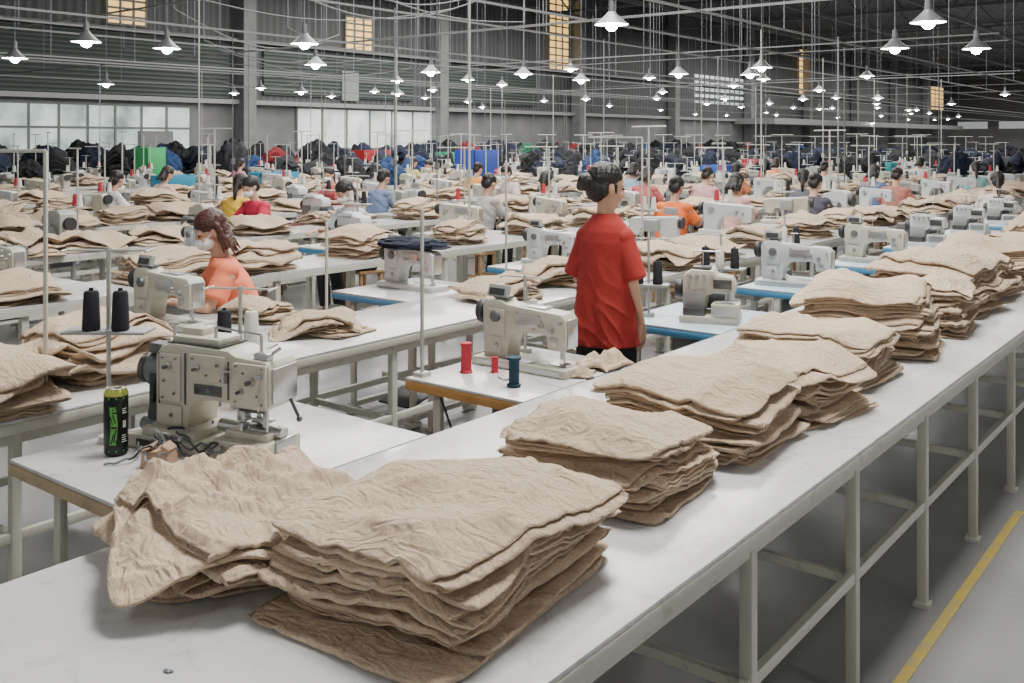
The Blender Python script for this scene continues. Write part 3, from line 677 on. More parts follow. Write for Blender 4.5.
hwheel=MB().lathe([(.02,-.015),(.04,-.015),(.048,-.008),(.048,.008),(.04,.015),(.02,.015)],X=Matrix.Translation((-.295,.04,.20))@Matrix.Rotation(pi/2,4,'Y'),seg=26).done('handwheel',['dsteel'])
cabs=[]
rr=random.Random(3)
for k in range(14):
    b=MB();p=[Vector((-.10+rr.uniform(-.06,.08),-.09-.006*k,.03+rr.uniform(0,.05)))];ang=rr.uniform(-.6,.6)
    for q in range(12):
        ang+=rr.uniform(-.7,.7);p.append(p[-1]+Vector((math.cos(ang)*.016,math.sin(ang)*.012-.001,rr.uniform(-.014,.012))));p[-1].z=min(.07,max(p[-1].z,.005))
    cabs.append(('cable',b.tube(p,.0034,0).done('cable',[('grey','dark','lgrey')[k%3]])))
thing('heavy_sewing_machine',[('bed',hbase),('arm',hb,(0,0,0),parts_h+[('top_cover',hcover)]+lv),('needle_bar',hneedle),('drive_motor',hmot,(0,0,0),[('handwheel',hwheel)])]+cabs,(-2.54,1.775,TH),.24,label='ivory heavy-duty industrial sewing machine with exposed motor',cat='sewing machine',scale=1.02)
def nmach(parts,x,a,rz=0,label='ivory industrial lockstitch sewing machine on a table',sc=1):
    thing('sewing_machine',parts,(x,a,TH),rz,label=label,cat='sewing machine',group='industrial sewing machines',scale=sc)
nmach(LA,-2.41,3.18,.0,sc=.95)
nmach(OV,-2.31,4.60,.35,'ivory compact overlock machine on blue edged table',.92)
nmach(LB,-2.42,6.02,.1,'white industrial sewing machine on blue edged table',1.0)
for a in (7.55,9.0,10.45,11.9): nmach(LA if a<8 else OW,-2.42,a,0,'industrial sewing machine on blue edged table')
# thread cones & stands
def cone(m,r=.027,h=.13):
    return MB().lathe([(r*.9,0),(r,.006),(r*.98,.02),(r*.84,h*.88),(r*.7,h*.93),(r*.25,h*.94),(r*.25,h)],seg=18).done('cone',[m])
CN={k:cone(k) for k in('redthread','teal','black','whiteth','greenth')}
SP=MB().lathe([(.024,0),(.026,.006),(.026,.010),(.019,.012),(.019,.095),(.026,.099),(.026,.107),(.010,.109)],seg=18).done('spool',['teal'])
SPR=MB().lathe([(.026,0),(.026,.004),(.022,.008),(.020,.082),(.024,.088),(.024,.095),(.010,.097)],seg=18).done('spool',['redthread'])
cn_={'redthread':'red','teal':'teal','black':'black','whiteth':'white','greenth':'green'}
obj('thread_spool',SPR,(-2.56,2.96,TH),label='tall red thread spool standing on sewing table',cat='thread',scale=(1,1,1.25))
obj('thread_spool',SPR,(-2.47,3.03,TH),.5,label='small red thread spool beside the sewing machine',cat='thread',scale=.65)
obj('thread_spool',SP,(-2.27,2.90,TH),label='slim dark blue thread spool standing on sewing table',cat='thread',scale=1.05)
def thread_stand(x,a,h,keys,rz=0,label='steel thread stand with tray holding cones',sp=.24,tr=.34,sc=1.1,th_=.55):
    e=thing('thread_stand',[('pole',MB().cyl((0,0,0),(0,0,h),.007,seg=10).cyl((0,0,0),(0,0,.02),.03,.03,16).done('pole',['pole'])),
      ('tray',MB().box((0,0,h*th_),(tr,.10,.010),0,.004).done('tray',['lgrey'])),
      ('guide_arm',MB().cyl((-tr/2,0,h-.01),(tr/2,0,h-.01),.004,seg=8).cyl((-tr/2,-.04,h-.01),(-tr/2,.04,h-.01),.004,seg=6).cyl((tr/2,-.04,h-.01),(tr/2,.04,h-.01),.004,seg=6).done('arm',['pole']))],(x,a,TH),rz,label=label,cat='thread stand')
    for i,k in enumerate(keys):
        dx=(-sp/2+sp*i/max(1,len(keys)-1))
        obj('thread_cone',CN[k],(x+dx*math.cos(rz)+.02*math.sin(rz),a+dx*math.sin(rz)-.02*math.cos(rz),TH+h*th_+.005),label=cn_[k]+' thread cone on a stand tray',cat='thread',scale=sc)
thread_stand(-2.84,1.60,.60,['black','black'],.65,sp=.09,tr=.26,sc=1.0,th_=.57)
thread_stand(-2.86,2.10,.42,['black','whiteth'],.5,sp=.1,tr=.24,sc=1.0,th_=.5)
thread_stand(-2.62,4.5,.42,['black','black'],.4,sp=.1,tr=.22,sc=1.0,th_=.4)
thread_stand(-2.40,4.90,.42,['black','whiteth','black'],.2,sp=.16,tr=.26,sc=.9)
thread_stand(-2.62,6.3,.42,['whiteth','whiteth','black'],.2,sp=.16,tr=.26,sc=.9)
thread_stand(-2.60,3.40,.34,['whiteth','whiteth'],.2,sp=.1,tr=.2,sc=.8,th_=.4)
def post(x,a,z0,h,bar=0,rz=0,w=.012):
    b=MB().box((0,0,h/2),(w,w,h),0,.002).box((0,0,.008),(.05,.05,.016))
    if bar: b.box((-bar/2,0,h),(bar,w,w),0,.002)
    obj('thread_pole',b.done('post',['pole']),(x,a,z0),rz,label='thin pale metal pole fixed to a work table',cat='pole',group='thin poles on work tables')
post(-3.56,1.76,TH,.89,.6,.6,.013)
post(-2.66,2.81,TH,.66)
post(-3.9,4.9,TH,.8);post(-3.9,6.6,TH,.95,.5);post(-3.9,3.4,TH,.5)

# can, carton, scraps
can=MB().lathe([(.026,0),(.032,.006),(.033,.012),(.033,.168)],seg=32,mi=0).lathe([(.033,.168),(.033,.174),(.028,.184),(.027,.187),(.024,.185)],seg=32,mi=1).done('can_body',['canblack','cangold'])
def arcpatch(b,a0,a1,z0,z1,r,mi=0,skew=0):
    tb=bmesh.new();nn=8;lo=[];hi=[]
    for i in range(nn+1):
        a=a0+(a1-a0)*i/nn;lo.append(tb.verts.new((r*math.cos(a),r*math.sin(a),z0)));hi.append(tb.verts.new((r*math.cos(a+skew),r*math.sin(a+skew),z1)))
    for i in range(nn): tb.faces.new((lo[i],lo[i+1],hi[i+1],hi[i]))
    b._m(tb,mi)
lab=MB()
for z0,z1,a0,a1 in ((.014,.018,-2.5,2.5),(.160,.166,-2.5,2.5)): arcpatch(lab,a0,a1,z0,z1,.0335,0)
arcpatch(lab,-.55,.0,.034,.088,.0335,0,.10);arcpatch(lab,-.45,.10,.088,.140,.0335,0,-.12)
for k,(a0,a1,z0,z1,sk) in enumerate(((-.48,-.37,.038,.066,.22),(-.27,-.16,.042,.078,.20),(-.09,-.02,.038,.060,.2),(-.45,-.02,.080,.085,.1),(-.34,-.24,.092,.114,-.22),(-.12,-.03,.094,.120,-.20),(-.40,.0,.122,.126,.1),(-.36,-.28,.129,.138,.1),(-.18,-.1,.129,.138,.1))): arcpatch(lab,a0,a1,z0,z1,.0338,2,sk)
for z0,z1,a0,a1 in ((.040,.042,.45,.95),(.046,.048,.45,.85),(.052,.054,.45,.9),(.058,.060,.45,.8),(.08,.10,.55,.60),(.08,.10,.66,.71),(.08,.10,.77,.82),(.12,.122,.5,.95),(.126,.128,.5,.8),(.132,.134,.5,.9)): arcpatch(lab,a0,a1,z0,z1,.0337,1)
lab=lab.done('label',['cangreen','canwhite','canblack'])
canlid=MB().cyl((0,0,.183),(0,0,.187),.0245).box((0,.006,.189),(.012,.018,.002)).done('lid',['steel'])
thing('drink_can',[('can_body',can),('can_label',lab,(0,0,0),None,'lime green and white lettering'),('lid',canlid)],(-2.71,1.55,TH),-.5,label='tall black and green energy drink can on sewing table',cat='drink can',scale=1.05)
b=MB().box((0,0,.028),(.085,.06,.055),0,.004).box((0.03,.0,.058),(.03,.055,.012),0,.002,rot=(0,.5,0)).box((-.03,.0,.06),(.035,.055,.004),0,.001,rot=(0,-.35,0))
for v in b.bm.verts: v.co+=noise.noise_vector(v.co*18)*.008
obj('small_carton',b.done('carton',['card'],60),(-2.50,1.56,TH),.5,label='small crumpled brown cardboard carton beside the machine',cat='box')
obj('lint_scrap',MB().sph((0,0,.002),(.009,.005,.002)).sph((.007,.005,.002),(.005,.003,.002)).done('scrap',['grey']),(-1.53,.97,TH),label='tiny grey lint scrap on the table',cat='scrap')
def remnant(seed,m='linen',s=.12):
    bm=bmesh.new();N=22;g=[]
    for i in range(N):
        row=[]
        for j in range(N):
            x=(i/(N-1)-.5)*s;y=(j/(N-1)-.5)*s
            x2=x*(1+.35*NZ(Vector((x*10,y*10,seed))));y2=y*(1+.35*NZ(Vector((x*10,y*10,seed+4))))
            e=max(abs(i/(N-1)-.5),abs(j/(N-1)-.5))*2
            row.append(bm.verts.new((x2,y2,.006+(abs(NZ(Vector((x*16,y*16,seed+9))))*s*.45+.02*abs(NZ(Vector((x*35,y*35,seed)))))*(1.1-e**3))))
        g.append(row)
    for i in range(N-1):
        for j in range(N-1): bm.faces.new((g[i][j],g[i+1][j],g[i+1][j+1],g[i][j+1]))
    me=bpy.data.meshes.new('rem');bm.to_mesh(me);bm.free();me.materials.append(M[m]);return solid(me,.003)
RM=[remnant(i,'linen',.18) for i in range(3)];RW=remnant(7,'whiteth',.12)
for i,(x,a,sc) in enumerate(((-2.20,3.38,1.1),(-2.36,2.99,.6),(-2.20,3.20,.8),(-2.58,3.22,.5))):
    obj('fabric_scrap',RW if i==1 else RM[i%3],(x,a,TH),i,label='crumpled %s fabric scrap on sewing table'%('white' if i==1 else 'beige'),cat='fabric scrap',scale=sc)
lstool=[('seat',MB().box((0,0,.43),(.38,.26,.025),0,.006).done('seat',['lgrey']))]
lg=MB().box((0,0,.205),(.028,.028,.41),0,.003).done('leg',['cream'])
for sx in(-1,1):
    for sy in(-1,1): lstool.append(('leg',lg,(sx*.16,sy*.10,0)))
thing('low_bench',lstool,(-2.45,2.52,0),0,label='low pale bench seat with cream legs',cat='bench')
# ---------------------------------------------------------------- stations in rows
nm=0
stand_far=MB().cyl((0,0,0),(0,0,.6),.008,seg=6).box((0,0,.34),(.26,.1,.012)).cyl((-.13,0,.6),(.13,0,.6),.005,seg=5).lathe([(.03,.35),(.018,.46)],(-.07,0,0),10,1).lathe([(.03,.35),(.018,.46)],(.07,0,0),10,2).done('stand',['pole','whiteth','black'])
stand_far2=MB().cyl((0,0,0),(0,0,.85),.009,seg=6).box((0,0,.3),(.26,.1,.012)).cyl((-.3,0,.85),(.1,0,.85),.007,seg=5).lathe([(.03,.31),(.018,.42)],(-.07,0,0),10,1).lathe([(.03,.31),(.018,.42)],(.07,0,0),10,2).done('stand',['pole','redthread','whiteth'])
stand_far3=MB().cyl((0,0,0),(0,0,1.05),.010,seg=6).cyl((-.25,0,1.05),(.25,0,1.05),.008,seg=5).box((0,0,.3),(.26,.1,.012)).lathe([(.03,.31),(.018,.42)],(-.07,0,0),10,2).lathe([(.03,.31),(.018,.42)],(.07,0,0),10,2).lathe([(.03,.31),(.018,.42)],(.0,.04,0),10,1).done('stand',['pole','teal','whiteth'])
small=[pile_garments(80+i,.3,.28,3,.011,'UZ',.4,.06,10,11,.05,.6,.006,True,.02) for i in range(2)]
for k,xr in enumerate(rows):
    if xr<-26: continue
    xs=xr-.65-.325
    a=2.55-1.5+1.5*int(max(0,(-xr*.42-2.5)/1.5))
    while a<min(46,-xr*5.5+3):
        d=(a*.786-xs*.618)
        near=(k==0 and a<6) or (k==1 and a<5)
        if near:
            thing('sewing_table',stb if a>4 or k==1 else stw,(xs,a,0),label='white sewing table attached to a work row',cat='table',group='sewing tables in rows')
            if k==0 and 2<a<3: nmach(LA,-4.37,2.78,.08,'ivory industrial sewing machine in front of seated woman',1.0)
            else: nmach(LB if a>4 else LA,xs,a+.38,0,'ivory industrial sewing machine in a row',.95)
        elif nm<285:
            obj('sewing_table',R.choice(FS),(xs,a,0),label='small white sewing table in a production row',cat='table',group='sewing tables in rows')
            obj('sewing_machine',R.choice(FM),(xs+R.uniform(-.04,.04),a+.38,TH),R.choice((0,0,0,pi))+R.uniform(-.25,.25),label='industrial sewing machine in a production row',cat='sewing machine',group='industrial sewing machines',scale=R.uniform(.98,1.15));nm+=1
            if R.random()<.7 and d<28:
                obj('fabric_bundle',R.choice(small),(xs+.2,a+.1,TH),R.uniform(0,6),label='small bundle of beige cloth beside a sewing machine',cat='fabric bundle',group='small cloth bundles at machines',scale=R.uniform(.7,1.1))
        if d<38 and not near:
            obj('thread_stand',R.choice((stand_far,stand_far2,stand_far3)),(xs-.2,a+.64,TH),R.uniform(-.4,.4),label='thin thread stand with two cones',cat='thread stand',group='thread stands in rows')
        a+=1.5
gpile(4,-3.62,1.42,.1,sc=(1.2,1.1,1.35));gpile(2,-3.70,2.05,1.6,sc=(1.05,1.1,1.05))
gpile(0,-4.15,3.17,.3,sc=.62);gpile(3,-3.62,3.12,.3,sc=.62)
gpile(3,-3.60,4.5,.9,sc=.75)
def crate(c,x,a,z,s,label,rz=0):
    m=mat('crate_plastic',c,.5)
    w,d,h=s;t=.02
    b=MB().box((0,0,t/2),(w,d,t))
    for sx in(-1,1): b.box((sx*(w/2-t/2),0,h/2),(t,d,h),0,.004);b.box((0,sx*(d/2-t/2),h/2),(w,t,h),0,.004)
    x=min((r-.325 for r in rows),key=lambda q:abs(q-x));free(x,a,d/2)
    obj('plastic_crate',b.done('crate',[m]),(x,a,z),rz,label=label,cat='crate')
crate((.02,.05,.30),-14.6,17.3,TH,(.6,.9,.7),'large blue plastic crate on a work table')
crate((.04,.35,.12),-21.5,13.0,TH,(.6,.5,.75),'bright green plastic crate on a work table')
crate((.02,.25,.42),-17.1,10.9,TH,(.6,.8,.25),'cyan plastic crate on a work table')
crate((.02,.25,.42),-16.0,13.2,TH,(.6,.9,.25),'cyan plastic crate on a work table')
crate((.35,.015,.02),-23.4,22.3,TH,(.6,1.2,.6),'red plastic crate on a work table')
crate((.05,.35,.18),-24.5,26,TH,(.6,.8,.5),'green plastic crate on a work table')
crate((.02,.08,.35),-9.9,20.8,TH,(.6,.8,.35),'blue plastic crate on a work table')
crate((.02,.32,.36),-7.9,25.8,TH,(.6,.8,.35),'teal plastic crate on a work table')
crate((.35,.02,.03),-12.1,27.8,TH,(.6,.9,.35),'red plastic crate on a work table')
nd=0
def dpile(i,x,a,z=TH,sc=1):
    global nd;nd+=1
    nm_=['navy','black','blue','charcoal','crimson','green'][i]
    obj('clothes_heap',(PD if R.random()<.5 else PD2)[i],(x,a,z),0 if R.random()<.5 else pi,label='heap of %s garments on a work table'%nm_,cat='clothes heap',group='dark garment heaps along the far rows',scale=sc)
for k,xr in enumerate(rows[:9]):
    a=max(5.2 if k==0 else 0,-xr*.45-.5);xc=xr-.325
    while a<min(60,-xr*5.4+2):
        d=a*.786-xr*.618
        if d>20 and R.random()<(.6 if d<24 else .9):
            if nd<235:
                s_=R.uniform(.95,1.2)
                if free(xc,a,.42*s_): dpile(R.choice((0,0,1,1,3,3,0,2,1,1,0,3,1,1,0,3)),xc,a,sc=(.8,s_*.9,R.uniform(.9,1.5)))
        elif R.random()<.94:
            if npile<295 and free(xc,a,.31): gpile(R.choice((0,1,3,4,4,3,2)),xc,a,R.choice((0,1.57,3.14,4.71))+R.uniform(-.2,.2),sc=R.uniform(.9,1.15))
        a+=R.uniform(.5,.72)
for xr in rows[9:12]:
    a=-xr*.45;xc=xr-.325
    while a<60:
        s_=R.uniform(1.2,1.6)
        if xr>-28.6 and nd<298 and free(xc,a,.42*s_): dpile(R.choice((0,0,1,1,3,0,2,3,1,0,1,3,0,1,3,1,0,4,5)),xc,a,sc=(1.1,s_*.95,R.uniform(1.5,2.0)))
        a+=.3
obj('clothes_heap',PD[0],(-4.27,4.43,TH+.255),.3,label='small navy cloth bundle on top of a sewing machine',cat='clothes heap',scale=(.5,.35,.16))

# ---------------------------------------------------------------- people
def hand(mb,wrist,d,n,side,curl=.5,s=1):
    w=Vector(wrist);d=Vector(d).normalized();n=Vector(n);n=(n-d*n.dot(d)).normalized();t=d.cross(n)
    if t.dot(Vector(side))<0: t=-t
    for k in(-1,-.33,.33,1): mb.cap(w+d*.005*s+t*k*.012*s,.015*s,w+d*.075*s+t*k*.026*s,.0105*s)
    for k,L in ((1,.066),(.33,.076),(-.33,.07),(-1,.055)):
        p=w+d*.078*s+t*k*.029*s;ang=0;dd=d
        for q,f in enumerate((.45,.32,.23)):
            ang+=curl*(.5 if q==0 else .8);dd=(d*math.cos(ang)+n*math.sin(ang)+t*k*.10).normalized()
            e=p+dd*L*f*s;mb.cap(p,(.0085-.0008*q)*s,e,(.0078-.0008*q)*s);p=e
    p=w+d*.02*s+t*.022*s;e=p+(d*.6+t*.75+n*.2).normalized()*.04*s;mb.cap(p,.012*s,e,.0095*s);mb.cap(e,.0095*s,e+(d*.9+t*.3+n*.3).normalized()*.03*s,.0078*s)
def head(mb,X,s=1):
    mb.sph((0,-.012,.035),(.074,.09,.082),X=X,seg=20);mb.sph((0,.018,-.02),(.056,.066,.072),X=X,seg=20)
    mb.sph((0,.045,-.075),(.024,.022,.02),X=X,seg=12)
    mb.sph((0,.084,-.018),(.011,.015,.012),X=X,seg=10);mb.cap((0,.075,.012),.007,(0,.088,-.014),.009,X=X)
    mb.sph((0,.072,-.045),(.022,.012,.006),X=X,seg=10);mb.sph((0,.071,-.054),(.019,.012,.006),X=X,seg=10)
    for sx in(-1,1):
        mb.sph((sx*.073,-.008,-.002),(.008,.018,.028),X=X,seg=10);mb.sph((sx*.034,.058,-.025),(.022,.016,.02),X=X,seg=10)
        mb.sph((sx*.03,.066,.022),(.022,.012,.008),X=X,seg=10)
EY=MB().sph((-.03,.072,.006),(.013,.007,.006),0,12).sph((.03,.072,.006),(.013,.007,.006),0,12).done('eyes',['eye'])
def clothnoise(amp,f,seed):
    def g(co):
        n=noise.noise_vector(Vector((co.x*f+seed,co.y*f,co.z*f*.6)));return co+n*amp
    return g
def strands(mb,rr,X,c,r,n,rad,spread,down=0):
    for _ in range(n):
        a=rr.uniform(0,6.28);el=rr.uniform(-.3,1.4)
        p=Vector(c)+Vector((math.cos(a)*math.cos(el)*r[0],math.sin(a)*math.cos(el)*r[1],math.sin(el)*r[2]))
        q=p+Vector((rr.uniform(-1,1)*spread,rr.uniform(-1,.4)*spread,rr.uniform(-1,.6)*spread-down))
        mb.cap(p,rad,q,rad*.4,X=X)
vox=.0045
H=Matrix.Translation((0.0,.01,1.468))@Euler((-.10,0,-.75)).to_matrix().to_4x4()
b=MB();head(b,H)
b.cap((0,-.015,1.26),.046,(0,.0,1.41),.042)
b.loft([(0,0,.80,.140,.10),(0,0,.88,.142,.104),(0,0,1.0,.108,.080),(0,0,1.12,.102,.076),(0,-.005,1.20,.098,.072),(0,-.01,1.26,.072,.052),(0,-.012,1.30,.048,.044)])
for sx in(-1,1):
    b.cap((sx*.075,0,.83),.078,(sx*.08,.0,.46),.050);b.cap((sx*.08,0,.46),.050,(sx*.08,-.02,.10),.033)
    b.cap((sx*.08,-.04,.045),.034,(sx*.09,.12,.028),.026)
    b.cap((sx*.075,-.01,1.235),.028,(sx*.112,-.02,1.18),.029)
b.cap((.113,-.012,1.20),.029,(.150,-.030,1.03),.027);b.cap((.150,-.030,1.03),.027,(.165,.035,.83),.019)
hand(b,(.165,.035,.83),(-.05,.15,-1),(-1,.1,0),(0,1,0),.45)
b.cap((-.113,-.012,1.20),.029,(-.142,-.0,1.03),.027);b.cap((-.142,-.0,1.03),.027,(-.08,.17,.93),.019)
hand(b,(-.08,.17,.93),(.4,.6,-.5),(1,0,-.2),(0,.6,.6),.5)
body=remesh(b.done('body',['skin']),vox,3)
b=MB()
b.loft([(0.0,0,.735,.162,.140),(0,0,.80,.158,.136),(0,0,.92,.150,.128),(0,0,1.02,.141,.118),(0,0,1.14,.137,.110),(0,-.005,1.22,.134,.102),(0,-.01,1.27,.124,.088),(0,-.010,1.305,.100,.074),(0,-.008,1.335,.070,.060),(0,-.006,1.352,.060,.056)],seg=40)
for sx,e in((1,(.165,-.03,1.05)),(-1,(-.160,-.005,1.05))):
    b.cyl((sx*.085,-.01,1.25),e,.054,.056,20);b.sph((sx*.092,-.01,1.242),(.056,.062,.050))
def shirtdisp(co):
    lo=max(0,min(1,(1.20-co.z)/.35))
    a=math.atan2(co.y,co.x)
    f=(math.sin(a*6+NZ(Vector((co.x*5,co.y*5,co.z*1.5)))*4+co.z*2)*.5+math.sin(a*11+co.z*5+NZ(co*4)*5)*.3)*.011*lo
    g=(1-abs(NZ(Vector((co.x*7,co.y*7,co.z*10+co.x*12))))*3)
    g=max(0,g)**2*.006*lo
    r=Vector((co.x,co.y,0))
    r=r.normalized() if r.length>.02 else Vector((0,0,0))
    return co+r*(f+g)+noise.noise_vector(co*9)*(.001+.002*lo)
shirt=remesh(b.done('shirt',['shirtred']),.0055,5,shirtdisp)
b=MB();b.loft([(0,0,.79,.135,.10),(0,0,.88,.138,.104),(0,0,.93,.110,.085)])
for sx in(-1,1): b.cyl((sx*.070,0,.84),(sx*.08,0,.46),.083,.066,20);b.cyl((sx*.08,0,.47),(sx*.082,-.01,.07),.064,.058,20)
trou=remesh(b.done('trousers',['pants']),.008,3,clothnoise(.004,9,2))
b=MB();rr=random.Random(5)
b.sph((0,-.018,.050),(.080,.092,.080),X=H);b.sph((0,-.058,.0),(.068,.050,.066),X=H);b.sph((0,-.05,-.035),(.05,.035,.035),X=H)
for sx in(-1,1): b.sph((sx*.048,-.038,.0),(.032,.032,.045),X=H)
BUN=(0.0,-.112,.022)
b.sph(BUN,(.044,.040,.044),X=H);b.sph((.012,-.13,.032),(.028,.026,.030),X=H);b.sph((-.018,-.125,.004),(.026,.024,.028),X=H)
strands(b,rr,H,BUN,(.040,.036,.040),8,.003,.016)
strands(b,rr,H,(0,-.06,-.04),(.05,.03,.02),8,.003,.014,.02)
for sx in(-1,1): b.cap((sx*.071,.012,.02),.009,(sx*.072,.018,-.02),.004,X=H)
hair=remesh(b.done('hair',['hair']),.0035,3,clothnoise(.002,45,1))
shoe=MB().cap((.08,-.05,.04),.042,(.09,.13,.034),.036).cap((-.08,-.05,.04),.042,(-.09,.13,.034),.036)
shoe=remesh(shoe.done('shoes',['dark']),.008,2)
e=obj('person',None,(-2.52,3.93,0),.16,label='standing woman in loose red t-shirt and black trousers, hair in bun',cat='person')
bo=obj('body',body,parent=e);obj('shirt',shirt,parent=e);obj('trousers',trou,parent=e);obj('hair',hair,parent=e);obj('shoes',shoe,parent=e)
ee=obj('eyes',EY,parent=e);ee.matrix_local=H
def seated(vox,lean=.1,hpitch=-.35,hyaw=0,reach=.45,hairmode=0,seed=1):
    Hm=Matrix.Translation((0,lean+.075,1.185))@Euler((hpitch,0,hyaw)).to_matrix().to_4x4()
    b=MB();head(b,Hm);rr=random.Random(seed)
    b.cap((0,lean,1.0),.05,(0,lean+.05,1.13),.046)
    L=lambda t:lean*t
    b.loft([(0,0,.44,.165,.13),(0,0,.52,.165,.12),(0,L(.3),.66,.125,.09),(0,L(.6),.78,.135,.092),(0,L(.9),.92,.155,.092),(0,L(1),1.0,.125,.065),(0,L(1.05),1.04,.06,.05)])
    for sx in(-1,1):
        b.cap((sx*.09,0,.51),.085,(sx*.11,.40,.51),.056);b.cap((sx*.11,.40,.51),.054,(sx*.12,.36,.11),.034);b.cap((sx*.12,.33,.045),.034,(sx*.13,.49,.03),.026)
        b.cap((sx*.135,lean,.98),.045,(sx*.17,lean+.02,.93),.040)
        el=(sx*.225,lean+.12,.80);wr=(sx*.13,reach,.83)
        b.cap((sx*.168,lean,.95),.040,el,.033);b.cap(el,.033,wr,.022);hand(b,wr,(-sx*.25,1,-.15),(0,.0,-1),(-sx,0,0),.35)
    body=remesh(b.done('body',['skin']),vox,3)
    b=MB();b.loft([(0,-.0,.50,.19,.15),(0,0,.55,.185,.145),(0,L(.3),.66,.165,.128),(0,L(.6),.78,.170,.122),(0,L(.9),.92,.178,.116),(0,L(1),1.0,.15,.084),(0,L(1.05),1.045,.078,.062)])
    for sx in(-1,1):
        b.sph((sx*.14,lean,.98),(.066,.066,.06));b.cyl((sx*.13,lean,.985),(sx*.215,lean+.08,.83),.058,.070,18)
    def sd(co):
        g=abs(NZ(Vector((co.x*6,co.y*6,co.z*12+co.x*8+seed))))*.014;r=Vector((co.x,co.y-lean*.6,0));r=r.normalized() if r.length>.02 else r*0
        return co+r*g+noise.noise_vector(co*9)*.004
    shirt=remesh(b.done('shirt',['shirtor']),max(.008,vox),2,sd)
    b=MB();b.loft([(0,0,.43,.17,.135),(0,0,.52,.175,.135),(0,0,.57,.15,.11)])
    for sx in(-1,1): b.cyl((sx*.09,0,.51),(sx*.11,.42,.51),.094,.07,18);b.sph((sx*.11,.41,.51),(.07,.07,.07));b.cyl((sx*.11,.41,.5),(sx*.12,.36,.09),.068,.055,18)
    tr=remesh(b.done('trousers',['pants']),max(.009,vox),2,clothnoise(.004,9,4))
    b=MB();b.sph((0,-.018,.050),(.083,.094,.082),X=Hm);b.sph((0,-.06,-.005),(.07,.05,.07),X=Hm)
    if hairmode==0: b.sph((0,-.10,.05),(.038,.036,.038),X=Hm)
    elif hairmode==1:
        b.cap((0,-.09,.02),.034,(0,-.13,-.12),.026,X=Hm);b.cap((0,-.13,-.12),.026,(0,-.11,-.22),.01,X=Hm)
    else:
        b.sph((0,-.065,-.05),(.080,.045,.075),X=Hm)
        for sx in(-1,1): b.cap((sx*.078,-.03,.03),.020,(sx*.088,-.035,-.10),.014,X=Hm);b.cap((sx*.085,-.02,-.02),.012,(sx*.095,-.01,-.12),.005,X=Hm)
        for k in range(26):
            a=-pi*.02-pi*.96*k/25;p=Vector((.080*math.cos(a),-.045+.05*math.sin(a),-.05));b.cap(p,.013,p+Vector((rr.uniform(-.022,.022)+.02*math.cos(a),rr.uniform(-.03,.01),-.06-rr.uniform(0,.05))),.004,X=Hm)
    strands(b,rr,Hm,(0,-.018,.05),(.083,.094,.082),10,.004,.015)
    hr=remesh(b.done('hair',['hair']),max(.004,vox*.6),2,clothnoise(.0025,40,1))
    b=MB();b.sph((0,.040,-.042),(.061,.060,.046),X=Hm);b.sph((0,.088,-.030),(.022,.016,.026),X=Hm)
    for sx in(-1,1): b.cap((sx*.05,.05,-.02),.0035,(sx*.077,-.005,.01),.0035,X=Hm)
    mk=remesh(b.done('mask',['mask']),.004,1)
    return dict(body=body,shirt=shirt,trousers=tr,hair=hr,mask=mk,H=Hm)
stool=[('seat',MB().box((0,0,.405),(.32,.30,.03),0,.008).done('seat',['wood']))]
lg=MB().box((0,0,.195),(.03,.03,.39),0,.003).done('leg',['wood'])
stt=MB().box((0,0,0),(.24,.02,.03)).done('s',['wood'])
for sx in(-1,1):
    for sy in(-1,1): stool.append(('leg',lg,(sx*.13,sy*.12,0)))
    stool.append(('stretcher',stt,(0,sx*.12,.15)))
def place_person(V,x,a,rz,shirtc,label,mask=False,hairm=None):
    e=obj('person',None,(x,a,0),rz,label=label,cat='person')
    obj('body',V['body'],parent=e)
    s=obj('shirt',V['shirt'],parent=e)
    s.material_slots[0].link='OBJECT';s.material_slots[0].material=mat('shirt_fabric',shirtc,.85,bump=.3,bscale=9)
    obj('trousers',V['trousers'],parent=e)
    h=obj('hair',V['hair'],parent=e)
    if hairm: h.material_slots[0].link='OBJECT';h.material_slots[0].material=M[hairm]
    q=obj('eyes',EY,parent=e);q.matrix_local=V['H']
    if mask: obj('face_mask',V['mask'],parent=e)
    thing('wooden_stool',stool,(x,a,0),rz,label='low wooden stool under a seated worker',cat='stool',group='workers stools')
VW=seated(.0045,.21,-.38,.12,.50,2)
place_person(VW,-4.56,3.50,pi-.50,(.80,.20,.10),'seated woman in orange t-shirt and white mask, sewing',True,'hairb')
V0=seated(.010,.12,-.4,0,.44,0);V1=seated(.010,.10,-.2,.3,.42,1);V2=seated(.010,.14,-.5,-.2,.46,2)
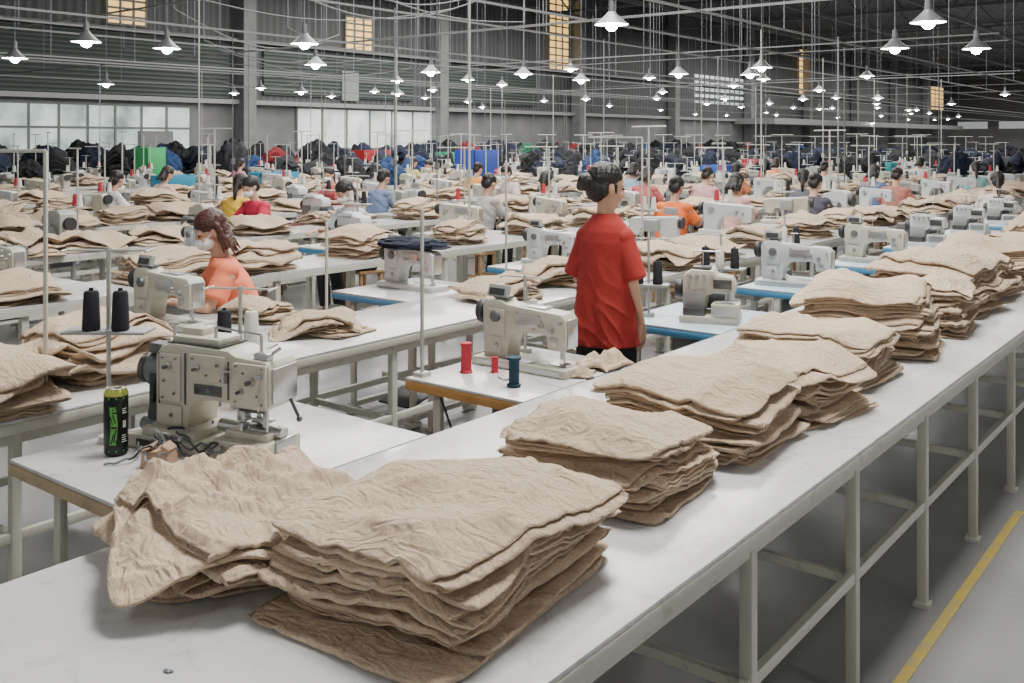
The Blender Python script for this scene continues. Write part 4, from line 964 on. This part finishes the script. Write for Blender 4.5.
folk=[(V0,-8.75,6.75,pi,(.5,.02,.06),True),(V1,-9.45,6.8,.2,(.7,.45,.05),False),(V2,-7.15,6.7,pi-.1,(.5,.55,.6),True),(V0,-7.25,8.6,0,(.35,.33,.32),False),(V1,-7.25,9.75,0,(.55,.5,.42),False),
(V0,-5.05,9.1,.1,(.75,.15,.03),False),(V2,-5.05,10.5,0,(.6,.35,.32),False),(V0,-4.28,11.0,0,(.06,.06,.08),False),(V1,-11.65,6.5,-.1,(.6,.6,.62),False),(V2,-13.1,8.1,.0,(.6,.4,.35),False),
(V0,-4.28,14.1,0,(.4,.15,.12),False),(V1,-2.72,12.9,.0,(.6,.55,.5),False),(V2,-5.05,15.5,0,(.1,.15,.3),False),(V0,-6.48,12.6,.0,(.55,.3,.32),True),(V1,-10.88,9.7,pi,(.5,.1,.1),True),(V0,-10.88,12.7,0,(.7,.3,.05),False),(V2,-8.68,14.2,0,(.3,.4,.55),False),(V1,-13.1,14.2,pi,(.7,.7,.7),True),
(V0,-6.48,17.2,0,(.5,.5,.55),False),(V2,-8.68,20.2,0,(.7,.25,.1),False),(V0,-15.3,15.7,0,(.6,.55,.2),False),(V1,-17.5,12.7,0,(.5,.2,.25),False),(V1,-4.28,18.7,0,(.2,.4,.4),False),(V2,-6.48,23.2,0,(.7,.7,.7),False),
(V0,-9.4,9.0,0,(.15,.2,.35),False),(V2,-7.25,12.2,0,(.45,.1,.1),False),(V1,-5.05,12.6,0,(.1,.1,.12),False),(V0,-9.4,12.0,pi,(.6,.5,.5),True),(V1,-7.25,15.2,0,(.6,.22,.1),False),(V2,-11.65,11.0,0,(.5,.5,.5),False)]
def cname(c):
    r,g,b_=c
    if max(c)<.14: return 'black'
    if min(c)>.45 or (max(c)-min(c))<.08: return 'pale'
    if r>.6 and g>.3 and b_<.1: return 'yellow'
    if r>.6 and b_<.12: return 'orange'
    if r>g and r>b_: return 'reddish'
    return 'bluish'
for V,x,a,rz,c,mk in folk:
    place_person(V,x,a,rz,c,'seated garment worker in %s shirt%s, sewing'%(cname(c),' and mask' if mk else ''),mk)

# ---------------------------------------------------------------- light
w=bpy.data.worlds.new('World');scene.world=w;w.use_nodes=True
w.node_tree.nodes['Background'].inputs[0].default_value=(1,.98,.95,1);w.node_tree.nodes['Background'].inputs[1].default_value=.48
def area(x,y,z,sx,sy,p,c=(1,.965,.91)):  # soft top-down fill added under the roof, no fixture modelled for it
    l=bpy.data.lights.new('added_fill_light','AREA');l.shape='RECTANGLE';l.size=sx;l.size_y=sy;l.energy=p;l.color=c
    o=bpy.data.objects.new('added_fill_light',l);col.objects.link(o);o.location=(x,y,z);return o
area(-1.5,4,7.4,2.2,2.2,820);area(-6,9,7.6,5,5,1150);area(-14,16,7.6,10,10,2200);area(-10,32,7.6,12,12,2300);area(-22,30,7.6,10,18,2600);area(-14,60,7.8,26,24,4500);area(-14,95,7.8,26,30,5000)
# ---------------------------------------------------------------- camera
cd=bpy.data.cameras.new('cam');cam=bpy.data.objects.new('camera',cd);col.objects.link(cam);scene.camera=cam
cam.location=(0,0,1.7);cam.rotation_euler=(pi/2,0,math.atan(768/977))
cd.sensor_width=36;cd.lens=977/1024*36;cd.shift_y=-.1968;cd.clip_end=400;cd.clip_start=.05
print('NM',nm,'NP',npile,'ND',nd,'LAMPS',cnt,'OBJ',len(bpy.data.objects))
